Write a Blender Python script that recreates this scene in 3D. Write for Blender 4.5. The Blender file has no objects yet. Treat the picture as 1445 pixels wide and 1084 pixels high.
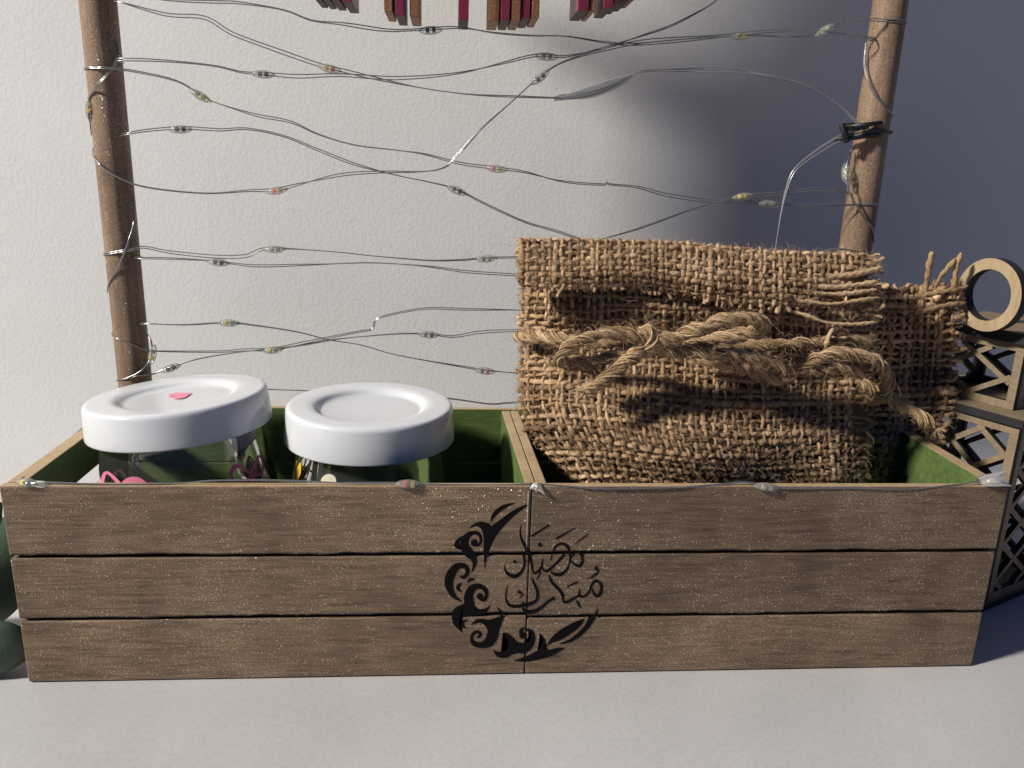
import bpy, bmesh, math, random
import numpy as np
from mathutils import Matrix, Vector

random.seed(7)
rng = np.random.default_rng(7)
scene = bpy.context.scene
col = scene.collection
rad = math.radians

# ------------------------------------------------------------------ camera
F_PX, PW, PH = 1121.606, 1445.0, 1084.0
CAM_LOC = np.array([-0.03075, -0.29094, 0.20771])
CAM_ROT = (Matrix.Rotation(-0.0783517, 3, 'Z') @ Matrix.Rotation(1.303098, 3, 'X')
           @ Matrix.Rotation(0.0308188, 3, 'Z'))
cam_d = bpy.data.cameras.new('camera')
cam_d.sensor_width = 36.0
cam_d.lens = F_PX / PW * 36.0
cam_d.clip_start = 0.01
cam_d.clip_end = 20
cam = bpy.data.objects.new('camera', cam_d)
cam.matrix_world = Matrix.Translation(Vector(CAM_LOC)) @ CAM_ROT.to_4x4()
col.objects.link(cam)
scene.camera = cam

# ------------------------------------------------------------------ light
world = bpy.data.worlds.new('World')
scene.world = world
world.use_nodes = True
bg = world.node_tree.nodes['Background']
bg.inputs[0].default_value = (0.07, 0.27, 1.0, 1)
bg.inputs[1].default_value = 0.13

LAMP = Vector((-3.02, -1.00, 2.33))
ld = bpy.data.lights.new('desk_lamp_light', 'POINT')
ld.energy = 1060.0
ld.color = (1.0, 0.955, 0.875)
ld.shadow_soft_size = 0.19
lo = bpy.data.objects.new('desk_lamp_light', ld)
lo.location = LAMP
col.objects.link(lo)

vs = scene.view_settings
vs.view_transform = 'Standard'
vs.look = 'None'
vs.exposure = 0.0
vs.gamma = 1.0
scene.cycles.max_bounces = 8
scene.cycles.transparent_max_bounces = 16
scene.cycles.caustics_reflective = False
scene.cycles.caustics_refractive = False

# ------------------------------------------------------------------ helpers
CR = np.array(CAM_ROT)


def P(x, y, Y):
    """photo pixel -> point on the vertical plane y = Y (arrays allowed)"""
    x = np.asarray(x, float); y = np.asarray(y, float); Y = np.asarray(Y, float)
    d = np.stack(np.broadcast_arrays((x - PW / 2) / F_PX, -(y - PH / 2) / F_PX, -np.ones_like(x + y)), -1) @ CR.T
    t = (Y - CAM_LOC[1]) / d[..., 1]
    return CAM_LOC + d * t[..., None]


def new_mesh(name, verts, faces, mat=None, parent=None, smooth=False, tone=None):
    me = bpy.data.meshes.new(name)
    me.from_pydata([tuple(v) for v in verts], [], [tuple(f) for f in faces])
    return link(name, me, mat, parent, smooth, tone)


def link(name, me, mat=None, parent=None, smooth=False, tone=None):
    me.update()
    if mat:
        for m in (mat if isinstance(mat, (list, tuple)) else [mat]):
            me.materials.append(m)
    if smooth:
        me.polygons.foreach_set('use_smooth', [True] * len(me.polygons))
    if tone is not None:
        a = me.attributes.new('tone', 'FLOAT', 'POINT')
        a.data.foreach_set('value', np.asarray(tone, np.float32))
    o = bpy.data.objects.new(name, me)
    col.objects.link(o)
    if parent:
        o.parent = parent
    return o


def grid_mesh(name, V, F, mat, parent=None, smooth=True, tone=None):
    """V (n,3) numpy, F (m,4) numpy quads"""
    me = bpy.data.meshes.new(name)
    V = np.ascontiguousarray(V, np.float32); F = np.ascontiguousarray(F, np.int32)
    me.vertices.add(len(V)); me.vertices.foreach_set('co', V.ravel())
    me.loops.add(F.size); me.loops.foreach_set('vertex_index', F.ravel())
    me.polygons.add(len(F))
    me.polygons.foreach_set('loop_start', np.arange(len(F), dtype=np.int32) * 4)
    me.polygons.foreach_set('loop_total', np.full(len(F), 4, np.int32))
    me.update(calc_edges=True)
    me.validate()
    return link(name, me, mat, parent, smooth, tone)


def thing(name, label, cat, loc=(0, 0, 0), group=None):
    o = bpy.data.objects.new(name, None)
    o.empty_display_size = 0.02
    o['label'] = label; o['category'] = cat
    if group: o['group'] = group
    col.objects.link(o)
    return o


def box(name, lo_, hi_, mat, parent=None, bevel=0.0004, rot=None, pick=None):
    """bevelled box; pick(normal, centre)->material slot"""
    bm = bmesh.new()
    lo_ = Vector(lo_); hi_ = Vector(hi_)
    bmesh.ops.create_cube(bm, size=1)
    c = (lo_ + hi_) / 2; s = hi_ - lo_
    for v in bm.verts:
        v.co = Vector((v.co.x * s.x, v.co.y * s.y, v.co.z * s.z))
    if bevel:
        bmesh.ops.bevel(bm, geom=bm.edges[:], offset=bevel, segments=2, profile=0.6, affect='EDGES')
    if pick:
        bm.normal_update()
        for f in bm.faces:
            f.material_index = pick(f.normal)
    M = Matrix.Translation(c)
    if rot is not None:
        M = M @ rot.to_4x4()
    bmesh.ops.transform(bm, matrix=M, verts=bm.verts)
    me = bpy.data.meshes.new(name); bm.to_mesh(me); bm.free()
    return link(name, me, mat, parent)


def spline(pts, step=None, n=None):
    """Catmull-Rom through pts, resampled evenly"""
    p = np.asarray(pts, float)
    q = np.vstack([2 * p[0] - p[1], p, 2 * p[-1] - p[-2]])
    out = []
    for i in range(1, len(q) - 2):
        t = np.linspace(0, 1, 16, endpoint=False)[:, None]
        a, b, c, d = q[i - 1], q[i], q[i + 1], q[i + 2]
        out.append(0.5 * ((2 * b) + (-a + c) * t + (2 * a - 5 * b + 4 * c - d) * t ** 2 + (-a + 3 * b - 3 * c + d) * t ** 3))
    out = np.vstack(out + [p[-1:]])
    L = np.r_[0, np.cumsum(np.linalg.norm(np.diff(out[:, :min(3, out.shape[1])], axis=0), axis=1))]
    if n is None:
        n = max(3, int(L[-1] / step) + 1)
    s = np.linspace(0, L[-1], n)
    return np.stack([np.interp(s, L, out[:, k]) for k in range(out.shape[1])], 1)


def snoise(M, N, cells, amp=1.0):
    """M smooth 1-D noises of N samples"""
    k = max(2, int(cells)) + 3
    g = rng.normal(size=(M, k))
    x = np.linspace(0, k - 3.001, N); i = x.astype(int); f = x - i
    w = [(1 - f) ** 3 / 6, (3 * f ** 3 - 6 * f ** 2 + 4) / 6, (-3 * f ** 3 + 3 * f ** 2 + 3 * f + 1) / 6, f ** 3 / 6]
    return amp * 1.5 * sum(g[:, np.minimum(i + j, k - 1)] * w[j] for j in range(4))


def tubes(paths, radii, sides=6, ref=(0, 0, 1), lobes=0, lobe_amp=0.0, lobe_pitch=0.004, rough=0.0, flat=1.0):
    """paths (M,N,3), radii (M,N) -> V,F ; lobes make a twisted-ply section"""
    p = np.asarray(paths, float); M, N, _ = p.shape
    t = np.gradient(p, axis=1); t /= np.linalg.norm(t, axis=2, keepdims=True) + 1e-12
    r = np.broadcast_to(np.asarray(ref, float), p.shape)
    nrm = r - (r * t).sum(2, keepdims=True) * t
    bad = np.linalg.norm(nrm, axis=2, keepdims=True) < 0.15
    alt = np.broadcast_to(np.array([0.9, 0.3, 0.2]), p.shape)
    nrm = np.where(bad, alt - (alt * t).sum(2, keepdims=True) * t, nrm)
    nrm /= np.linalg.norm(nrm, axis=2, keepdims=True) + 1e-12
    b = np.cross(t, nrm)
    a = np.arange(sides) * 2 * np.pi / sides
    s = np.concatenate([np.zeros((M, 1)), np.cumsum(np.linalg.norm(np.diff(p, axis=1), axis=2), 1)], 1)
    rr = np.asarray(radii, float)[:, :, None] * np.ones(sides)
    if lobes:
        rr = rr * (1 + lobe_amp * np.cos(lobes * (a[None, None, :] + 2 * np.pi * s[:, :, None] / (lobe_pitch * lobes))))
    if rough: rr = rr * (1 + rng.normal(0, rough, rr.shape))
    V = p[:, :, None, :] + rr[..., None] * (flat * np.cos(a)[None, None, :, None] * nrm[:, :, None, :] + np.sin(a)[None, None, :, None] * b[:, :, None, :])
    idx = np.arange(M * N * sides).reshape(M, N, sides)
    A = idx[:, :-1]; B = idx[:, 1:]
    F = np.stack([A, B, np.roll(B, -1, 2), np.roll(A, -1, 2)], -1).reshape(-1, 4)
    return V.reshape(-1, 3), F


class Acc:
    def __init__(self): self.V = []; self.F = []; self.T = []; self.n = 0
    def add(self, V, F, tone=0.0):
        self.V.append(V); self.F.append(F + self.n); self.n += len(V)
        self.T.append(np.broadcast_to(np.asarray(tone, float), (len(V),)))
    def build(self, name, mat, parent=None, smooth=True):
        return grid_mesh(name, np.vstack(self.V), np.vstack(self.F), mat, parent, smooth, np.concatenate(self.T))


def revolve(name, prof, mat, parent=None, segs=72, smooth=True):
    """prof [(r,z)...] -> surface of revolution (quads)"""
    pr = np.asarray(prof, float); a = np.arange(segs) * 2 * np.pi / segs
    V = np.stack([pr[:, None, 0] * np.cos(a), pr[:, None, 0] * np.sin(a), np.broadcast_to(pr[:, None, 1], (len(pr), segs))], -1)
    idx = np.arange(len(pr) * segs).reshape(len(pr), segs)
    A = idx[:-1]; B = idx[1:]
    F = np.stack([A, np.roll(A, -1, 1), np.roll(B, -1, 1), B], -1).reshape(-1, 4)
    return grid_mesh(name, V.reshape(-1, 3), F, mat, parent, smooth)


def rounded(prof, r, n=4):
    """round the corners of a profile polyline"""
    out = [np.array(prof[0], float)]
    for i in range(1, len(prof) - 1):
        a, b, c = (np.array(prof[k], float) for k in (i - 1, i, i + 1))
        d1 = (a - b); d2 = (c - b); l = min(r, np.linalg.norm(d1) / 2.1, np.linalg.norm(d2) / 2.1)
        p0 = b + d1 / np.linalg.norm(d1) * l; p1 = b + d2 / np.linalg.norm(d2) * l
        for t in np.linspace(0, 1, n + 1):
            out.append((1 - t) ** 2 * p0 + 2 * t * (1 - t) * b + t * t * p1)
    out.append(np.array(prof[-1], float))
    return out


# ------------------------------------------------------------------ materials
class NT:
    def __init__(self, name):
        self.m = bpy.data.materials.new(name); self.m.use_nodes = True
        self.t = self.m.node_tree; self.b = self.t.nodes['Principled BSDF']; self.out = self.t.nodes['Material Output']
    def n(self, kind, **kw):
        nd = self.t.nodes.new(kind)
        for k, v in kw.items():
            if k.startswith('_'): setattr(nd, k[1:], v)
            else: nd.inputs[k.replace('__', ' ')].default_value = v
        return nd
    def l(self, a, b): self.t.links.new(a, b)
    def set(self, **kw):
        for k, v in kw.items(): self.b.inputs[k.replace('__', ' ')].default_value = v
    def coord(self, scale=(1, 1, 1)):
        tc = self.n('ShaderNodeTexCoord'); mp = self.n('ShaderNodeMapping')
        mp.inputs['Scale'].default_value = scale
        self.l(tc.outputs['Object'], mp.inputs['Vector']); return mp.outputs['Vector']
    def noise(self, vec, scale, detail=3, rough=0.5, dist=0.0):
        nd = self.n('ShaderNodeTexNoise', Scale=scale, Detail=detail, Roughness=rough, Distortion=dist)
        self.l(vec, nd.inputs['Vector']); return nd.outputs['Fac']
    def ramp(self, fac, stops):
        nd = self.n('ShaderNodeValToRGB'); cr = nd.color_ramp
        while len(cr.elements) < len(stops): cr.elements.new(0.5)
        for e, (p, c) in zip(cr.elements, stops):
            e.position = p; e.color = (*c, 1) if len(c) == 3 else c
        self.l(fac, nd.inputs['Fac']); return nd.outputs['Color']
    def mix(self, fac, a, b, mode='MIX'):
        nd = self.n('ShaderNodeMix', _data_type='RGBA', _blend_type=mode)
        for s, v in ((nd.inputs[0], fac), (nd.inputs[6], a), (nd.inputs[7], b)):
            if isinstance(v, (int, float)): s.default_value = v
            elif isinstance(v, tuple): s.default_value = (*v, 1) if len(v) == 3 else v
            else: self.l(v, s)
        return nd.outputs[2]
    def math(self, op, a, b=0.0):
        nd = self.n('ShaderNodeMath', _operation=op)
        for s, v in ((nd.inputs[0], a), (nd.inputs[1], b)):
            if isinstance(v, (int, float)): s.default_value = v
            else: self.l(v, s)
        return nd.outputs[0]
    def bump(self, h, strength=0.3, dist=0.001, normal=None):
        nd = self.n('ShaderNodeBump', Strength=strength, Distance=dist)
        self.l(h, nd.inputs['Height'])
        if normal: self.l(normal, nd.inputs['Normal'])
        return nd.outputs['Normal']


def mat_plain(name, c, rough=0.5, metal=0.0, **kw):
    k = NT(name); k.set(Base__Color=(*c, 1), Roughness=rough, Metallic=metal, **kw); return k.m


def mat_gold(name, along=(1, 1, 1), c0=(0.125, 0.084, 0.055), c1=(0.270, 0.195, 0.130), metal=0.35, edge_dark=True):
    k = NT(name)
    v = k.coord((6 * along[0], 60 * along[1], 60 * along[2])) if along != (1, 1, 1) else k.coord((60, 60, 6))
    grain = k.noise(v, 9, 5, 0.6, 0.4)
    v1 = k.coord()
    patch = k.noise(v1, 22, 3, 0.6)
    speck = k.noise(v1, 2200, 2, 0.6)
    f = k.math('ADD', k.math('MULTIPLY', grain, 0.5), k.math('MULTIPLY', patch, 0.5))
    c = k.ramp(f, [(0.38, c0), (0.62, c1)])
    sp = k.ramp(speck, [(0.38, (0.38, 0.35, 0.33)), (0.62, (1.35, 1.3, 1.22))])
    c = k.mix(0.7, c, sp, 'MULTIPLY')
    if edge_dark:
        fine = k.noise(k.coord((12, 420, 420)), 4, 4, 0.65, 0.3)
        c = k.mix(0.8, c, k.ramp(fine, [(0.34, (0.50, 0.46, 0.43)), (0.50, (1, 1, 1)), (0.72, (1.18, 1.16, 1.12))]), 'MULTIPLY')
        oi = k.n('ShaderNodeObjectInfo')
        c = k.mix(1.0, c, k.ramp(oi.outputs['Random'], [(0.0, (0.84, 0.83, 0.83)), (1.0, (1.14, 1.13, 1.10))]), 'MULTIPLY')
    if edge_dark:
        at = k.n('ShaderNodeAttribute', _attribute_name='tone')
        edge = k.ramp(k.math('SUBTRACT', k.math('MULTIPLY', at.outputs['Fac'], 1.15), k.math('MULTIPLY', k.noise(v1, 900, 3, 0.7), 1.3)), [(0.0, (0, 0, 0)), (0.22, (1, 1, 1))])
        c = k.mix(edge, c, (0.022, 0.016, 0.012))  # darkens the lower plank edges, broken up by noise
    # glitter flakes: tiny cells with their own tilt
    vo = k.n('ShaderNodeTexVoronoi', Scale=3800.0); k.l(v1, vo.inputs['Vector'])
    sep = k.n('ShaderNodeSeparateColor'); k.l(vo.outputs['Color'], sep.inputs[0])
    flake = k.math('GREATER_THAN', k.math('ADD', sep.outputs[0], k.math('MULTIPLY', patch, 0.10)), 1.034)
    c = k.mix(flake, c, (0.80, 0.68, 0.52))
    k.l(c, k.b.inputs['Base Color'])
    k.l(k.math('ADD', k.math('MULTIPLY', flake, 0.55), metal * 0.6), k.b.inputs['Metallic'])
    k.l(k.math('SUBTRACT', 0.55, k.math('MULTIPLY', flake, 0.25)), k.b.inputs['Roughness'])
    n1 = k.bump(grain, 0.25, 0.0004)
    n2 = k.bump(sep.outputs[1], 0.55, 0.0004, n1)
    k.l(n2, k.b.inputs['Normal'])
    return k.m


def mat_green():
    k = NT('green_paint'); v = k.coord((14, 50, 50))
    br = k.noise(v, 6, 4, 0.6, 0.6); pt = k.noise(k.coord(), 40, 3)
    c = k.ramp(k.math('ADD', k.math('MULTIPLY', br, 0.6), k.math('MULTIPLY', pt, 0.4)),
               [(0.3, (0.050, 0.085, 0.022)), (0.7, (0.13, 0.185, 0.055))])
    k.l(c, k.b.inputs['Base Color']); k.set(Roughness=0.5)
    k.l(k.bump(br, 0.4, 0.0008), k.b.inputs['Normal'])
    return k.m


def mat_wall():
    k = NT('wall_paint'); v = k.coord()
    n1 = k.noise(v, 420, 4, 0.6); n2 = k.noise(v, 14, 3, 0.5); n3 = k.noise(v, 5, 2)
    c = k.ramp(k.math('ADD', k.math('MULTIPLY', n2, 0.5), k.math('MULTIPLY', n3, 0.5)),
               [(0.3, (0.66, 0.66, 0.64)), (0.7, (0.72, 0.715, 0.695))])
    smu = k.ramp(k.noise(k.coord((14, 14, 22)), 1.3, 5, 0.62, 0.8), [(0.66, (1, 1, 1)), (0.78, (0.86, 0.86, 0.85))])
    k.l(k.mix(1.0, c, smu, 'MULTIPLY'), k.b.inputs['Base Color']); k.set(Roughness=0.75)
    h = k.math('ADD', n1, k.math('MULTIPLY', k.noise(v, 90, 2), 0.35))
    k.l(k.bump(h, 0.19, 0.0010), k.b.inputs['Normal'])
    return k.m


def mat_table():
    k = NT('table_top_paint'); v = k.coord()
    n2 = k.noise(v, 9, 4, 0.55); n1 = k.noise(v, 500, 2)
    c = k.ramp(n2, [(0.3, (0.42, 0.405, 0.395)), (0.7, (0.52, 0.50, 0.49))])
    sp = k.ramp(n1, [(0.35, (0.93, 0.93, 0.93)), (0.6, (1, 1, 1))])
    k.l(k.mix(1.0, c, sp, 'MULTIPLY'), k.b.inputs['Base Color']); k.set(Roughness=0.42)
    k.l(k.bump(n1, 0.14, 0.0003), k.b.inputs['Normal'])
    return k.m


def mat_yarn(name, c0, c1, c2):
    k = NT(name); v = k.coord()
    at = k.n('ShaderNodeAttribute', _attribute_name='tone')
    n1 = k.noise(v, 700, 3, 0.65); n2 = k.noise(v, 60, 3)
    f = k.math('ADD', k.math('ADD', k.math('MULTIPLY', n1, 0.55), k.math('MULTIPLY', n2, 0.30)), at.outputs['Fac'])
    c = k.ramp(f, [(0.22, c0), (0.45, c1), (0.75, c2)])
    k.l(c, k.b.inputs['Base Color']); k.set(Roughness=0.7, Specular__IOR__Level=0.25)
    k.b.inputs['Sheen Weight'].default_value = 0.25
    k.b.inputs['Sheen Roughness'].default_value = 0.4
    k.b.inputs['Sheen Tint'].default_value = (0.9, 0.75, 0.5, 1)
    k.l(k.bump(n1, 0.7, 0.0006), k.b.inputs['Normal'])
    return k.m


def mat_clear(name, tint=(1, 1, 1), rough=0.03, gloss=1.0, haze=0.0, hazec=(0.8, 0.8, 0.8)):
    """thin clear shell: see-through, Fresnel reflection, optional milky share"""
    k = NT(name); nt = k.t
    tr = k.n('ShaderNodeBsdfTransparent', Color=(*tint, 1))
    gl = k.n('ShaderNodeBsdfGlossy', Roughness=rough)
    fr = k.n('ShaderNodeFresnel', IOR=1.5)
    f = k.math('MULTIPLY', fr.outputs[0], gloss)
    mx = k.n('ShaderNodeMixShader'); k.l(f, mx.inputs[0]); k.l(tr.outputs[0], mx.inputs[1]); k.l(gl.outputs[0], mx.inputs[2])
    last = mx
    if haze:
        df = k.n('ShaderNodeBsdfDiffuse', Color=(*hazec, 1))
        m2 = k.n('ShaderNodeMixShader', Fac=haze); k.l(mx.outputs[0], m2.inputs[1]); k.l(df.outputs[0], m2.inputs[2]); last = m2
    k.l(last.outputs[0], k.out.inputs['Surface'])
    return k.m


def mat_wood(name, c0, c1, rough=0.6):
    k = NT(name); v = k.coord((60, 60, 8))
    g = k.noise(v, 8, 5, 0.6, 0.5); p = k.noise(k.coord(), 60, 3)
    c = k.ramp(k.math('ADD', k.math('MULTIPLY', g, 0.6), k.math('MULTIPLY', p, 0.4)), [(0.3, c0), (0.7, c1)])
    k.l(c, k.b.inputs['Base Color']); k.set(Roughness=rough)
    k.l(k.bump(g, 0.2, 0.0004), k.b.inputs['Normal']); return k.m


M_GOLD = mat_gold('gold_sprayed_wood', (1, 1, 1.0001))
M_GOLD_V = mat_gold('gold_sprayed_dowel', (1, 1, 1), c0=(0.18, 0.115, 0.072), c1=(0.31, 0.21, 0.14), metal=0.2, edge_dark=False)
M_RIM = mat_wood('raw_rim_wood', (0.30, 0.20, 0.11), (0.48, 0.35, 0.21))
M_GREEN = mat_green()
M_WALL = mat_wall()
M_TABLE = mat_table()
M_INK = mat_plain('black_print', (0.0025, 0.002, 0.003), 0.6, Specular__IOR__Level=0.12)
M_LID = mat_plain('white_lid_plastic', (0.60, 0.61, 0.63), 0.16, Subsurface__Weight=0.15, Subsurface__Radius=(0.004, 0.004, 0.004), Subsurface__Scale=1.0)
M_GLASS = mat_clear('jar_glass', (0.985, 0.99, 0.985), 0.02, 1.0, 0.02, (0.7, 0.72, 0.7))
M_EPOXY = mat_clear('clear_epoxy', (0.97, 0.97, 0.95), 0.06, 0.7, 0.12, (0.85, 0.85, 0.82))
M_TUBE = mat_clear('clear_sleeve', (0.66, 0.66, 0.66), 0.2, 1.3, 0.15, (0.55, 0.55, 0.55))
M_GLUE = mat_clear('hot_glue', (0.92, 0.92, 0.92), 0.2, 1.0, 0.32, (0.62, 0.60, 0.56))
M_WIRE = mat_plain('silver_wire', (0.33, 0.325, 0.32), 0.24, 0.75)
M_WIRE2 = mat_plain('clear_coated_cable', (0.33, 0.33, 0.33), 0.28, 0.5)
M_PINK = mat_plain('pink_vinyl', (0.75, 0.22, 0.32), 0.4)
M_YEL = mat_plain('yellow_vinyl', (0.75, 0.48, 0.03), 0.4)
M_CREAM = mat_plain('cream_vinyl', (0.78, 0.72, 0.55), 0.5)
M_CHIP = {'y': mat_plain('chip_yellow', (0.75, 0.62, 0.05), 0.4), 'r': mat_plain('chip_red', (0.85, 0.14, 0.03), 0.4),
          'k': mat_plain('chip_black', (0.02, 0.02, 0.02), 0.4), 'c': mat_plain('chip_olive', (0.42, 0.42, 0.22), 0.4)}
M_TIE = mat_plain('black_tie_plastic', (0.008, 0.008, 0.010), 0.45)
M_YARN = mat_yarn('jute_yarn', (0.12, 0.066, 0.034), (0.38, 0.240, 0.130), (0.68, 0.48, 0.30))
M_TWINE = mat_yarn('jute_twine', (0.14, 0.080, 0.036), (0.38, 0.250, 0.135), (0.62, 0.45, 0.28))
M_LINING = mat_plain('jute_inner_layer', (0.17, 0.105, 0.055), 0.9)
M_PLY = mat_wood('plywood_face', (0.27, 0.19, 0.105), (0.44, 0.33, 0.20))
M_PLY_SHADE = mat_wood('shaded_plywood', (0.15, 0.11, 0.065), (0.27, 0.20, 0.125))  # darker copy of the plywood: the lantern body's shade is put into its colour
M_CHAR = mat_plain('charred_edge', (0.010, 0.009, 0.010), 0.7)
M_MAROON = mat_wood('maroon_paint', (0.12, 0.012, 0.030), (0.22, 0.028, 0.060), 0.4)
M_COPPER = mat_gold('copper_paint', (1, 1, 1), c0=(0.14, 0.055, 0.022), c1=(0.34, 0.15, 0.06), metal=0.4, edge_dark=False)
M_DARKB = mat_plain('dark_stick_end', (0.05, 0.012, 0.016), 0.6)
M_LEAF = None

# ------------------------------------------------------------------ setting
H, D = 0.0858, 0.1059
WALL_Y = 0.240


def tag(o, kind): o['kind'] = kind; return o


tag(new_mesh('table', [(-1.2, -0.9, 0), (1.2, -0.9, 0), (1.2, WALL_Y, 0), (-1.2, WALL_Y, 0)], [(0, 1, 2, 3)], M_TABLE), 'structure')
tag(new_mesh('wall', [(-1.2, WALL_Y, -0.01), (1.2, WALL_Y, -0.01), (1.2, WALL_Y, 1.2), (-1.2, WALL_Y, 1.2)], [(0, 1, 2, 3)], M_WALL), 'structure')

# ------------------------------------------------------------------ wooden box
crate = thing('wooden_box', 'long gold sprayed wooden slat box with black crescent print and two round posts', 'box')
TH = 0.0036


box('backing_board', (-0.1995, TH + 0.00005, 0.001), (0.1995, TH + 0.0010, H - 0.0012), M_GREEN, crate, 0.0001)


def pick_inner(axis, sign):
    def f(n):
        if n[axis] * sign > 0.9: return 1          # painted green inside
        return 2 if n.z > 0.9 else 0
    return f


JX = 0.0012


def front_plank(xa, xb, y0, za, zb, row):
    """sawn stick with eased, slightly ragged long edges; the ragged lower edge is mottled darker"""
    c = 0.0006; n = 150
    prof = [(y0, za + c), (y0, za + 0.0016), (y0, (za + zb) / 2), (y0, zb - 0.0016), (y0, zb - c), (y0 + c * 0.35, zb - c * 0.25), (y0 + c, zb), (TH - 0.0003, zb), (TH, zb - 0.0003), (TH, za + 0.0003), (TH - 0.0003, za), (y0 + c * 1.6, za), (y0 + c * 0.6, za + c * 0.3)]
    k = len(prof); x = np.linspace(xa, xb, n); x[1] = xa + 0.0004; x[-2] = xb - 0.0004
    V = np.zeros((n, k, 3)); V[:, :, 0] = x[:, None]
    V[:, :, 1] = [p[0] for p in prof]; V[:, :, 2] = [p[1] for p in prof]
    nb = snoise(1, n, 50, 0.00016)[0] + snoise(1, n, 9, 0.00012)[0]; nt_ = snoise(1, n, 40, 0.00007)[0]
    if row > 0: V[:, (0, 12), 2] += nb[:, None]
    if row < 2: V[:, (4, 5), 2] += nt_[:, None]
    for e in (0, -1):
        V[e, :, 1] = TH / 2 + y0 / 2 + (V[e, :, 1] - TH / 2 - y0 / 2) * 0.86; V[e, :, 2] = (za + zb) / 2 + (V[e, :, 2] - (za + zb) / 2) * 0.984
    idx = np.arange(n * k).reshape(n, k)
    A = idx[:-1]; B = idx[1:]
    Fq = np.stack([A, np.roll(A, -1, 1), np.roll(B, -1, 1), B], -1).reshape(-1, 4)
    me_f = [tuple(q) for q in Fq] + [tuple(idx[0]), tuple(idx[-1][::-1])]
    edge_dark = np.zeros((n, k))
    if row > 0: edge_dark[:, 0] = 1.0; edge_dark[:, 12] = 1.0; edge_dark[:, 11] = 1.0
    o = new_mesh('plank', V.reshape(-1, 3), me_f, [M_GOLD, M_GREEN, M_RIM], crate, False, edge_dark.ravel())
    bmx = bmesh.new(); bmx.from_mesh(o.data); bmesh.ops.recalc_face_normals(bmx, faces=bmx.faces)
    for f in bmx.faces:
        f.material_index = 1 if f.normal.y > 0.9 else (2 if (f.normal.z > 0.9 and row == 2) else 0)
    bmx.to_mesh(o.data); bmx.free()
    return o


rows_l = [(0.0003, 0.0280), (0.0293, 0.0555), (0.0568, H)]
rows_r = [(0.0003, 0.0266), (0.0279, 0.0557), (0.0570, H)]
for rows, (xa, xb) in ((rows_l, (-0.2003, JX - 0.00025)), (rows_r, (JX + 0.00025, 0.2))):
    for i, (za, zb) in enumerate(rows):
        dy = rng.uniform(-0.00004, 0.00004)
        front_plank(xa, xb, dy, za, zb, i)
    for i, (za, zb) in enumerate(rows):
        box('back_plank', (xa, D - TH, za - 0.0004 * (i > 0)), (xb, D, zb + 0.0005 * (i < 2)), [M_GOLD, M_GREEN, M_RIM], crate, 0.00045,
            pick=lambda n, top=(i == 2): 1 if n.y < -0.9 else (2 if (n.z > 0.9 and top) else 0))
# ends: a top rail and lower rails with open slots between
ET = 0.0062
for sx in (-1, 1):
    for za, zb in ((0.0005, 0.0230), (0.0330, 0.0560), (0.0685, H - 0.0003)):
        x0, x1 = (-0.2000, -0.2000 + ET) if sx < 0 else (0.2 - ET, 0.1997)
        box('end_rail', (x0, TH + 0.0012, za), (x1, D - TH - 0.0001, zb), [M_GOLD, M_GREEN, M_RIM], crate, 0.0004,
            pick=lambda n, s=sx: 1 if n.x * -s > 0.9 else (2 if n.z > 0.9 else 0))
    if sx > 0:
        box('end_lining', (0.2 - ET - 0.0012, TH + 0.0013, 0.001), (0.2 - ET - 0.0001, D - TH - 0.0002, H - 0.004), M_GREEN, crate, 0.0002)
# divider: two boards side by side, slightly askew
rz = Matrix.Rotation(rad(2.3), 3, 'Z')
for dx in (-0.0022, 0.0023):
    box('divider_board', (dx + 0.0012 - 0.0021, TH + 0.0013, 0.001), (dx + 0.0012 + 0.0021, D - TH - 0.0006, H - 0.0004 - abs(dx) * 0.05),
        [M_GREEN, M_RIM], crate, 0.0004, rot=Matrix.Rotation(rad(2.3), 3, 'Z'), pick=lambda n: 1 if n.z > 0.9 else 0)
box('floor_board', (-0.1936, TH + 0.0012, 0.0004), (0.1936, D - TH - 0.0002, 0.0030), M_GREEN, crate, 0.0003)

POST_Y = 0.1142


def post(name, xa, xb, za, zb, r):
    n = 26
    z = np.linspace(za, zb, n); x = np.interp(z, [0.0, 0.30], [xa, xb])
    path = np.stack([x, np.full(n, POST_Y), z], 1)
    V, F = tubes(path[None], np.full((1, n), r) * (1 + 0.012 * snoise(1, n, 6)), 28, ref=(1, 0, 0))
    return grid_mesh(name, V, F, M_GOLD_V, crate)


pl0, pl1 = P(190, 530, POST_Y), P(138, 0, POST_Y)
pr0, pr1 = P(1206, 355, POST_Y), P(1257, 0, POST_Y)


def xz(p0, p1):
    k = (p1[0] - p0[0]) / (p1[2] - p0[2]); return p0[0] - k * p0[2], p0[0] + k * (0.30 - p0[2])


LX = xz(pl0, pl1); RX = xz(pr0, pr1)
PR = 0.0080
post('post', LX[0], LX[1], 0.0005, 0.50, PR)
post('post', RX[0], RX[1], 0.0005, 0.50, PR)
cb = np.stack([np.linspace(LX[1] - 0.02, RX[1] + 0.02, 12), np.full(12, POST_Y + 0.0235), np.full(12, 0.440)], 1)
V, F = tubes(cb[None], np.full((1, 12), PR), 24, ref=(0, 0, 1)); grid_mesh('crossbar', V, F, M_GOLD_V, crate)

# ---- print on the front: filled shapes and pen strokes, as thin vinyl
PRINT_Y = -0.00009
_layer = [0]


def conv(pts, org, sc):
    return [(org[0] + p[0] / sc, org[1] + p[1] / sc) + tuple(q / sc for q in p[2:3]) for p in pts]


A_ = ((600, 670), 3.7367); B_ = ((640, 690), 7.743); C_ = ((600, 760), 6.022); D_ = ((690, 720), 6.778)


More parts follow.
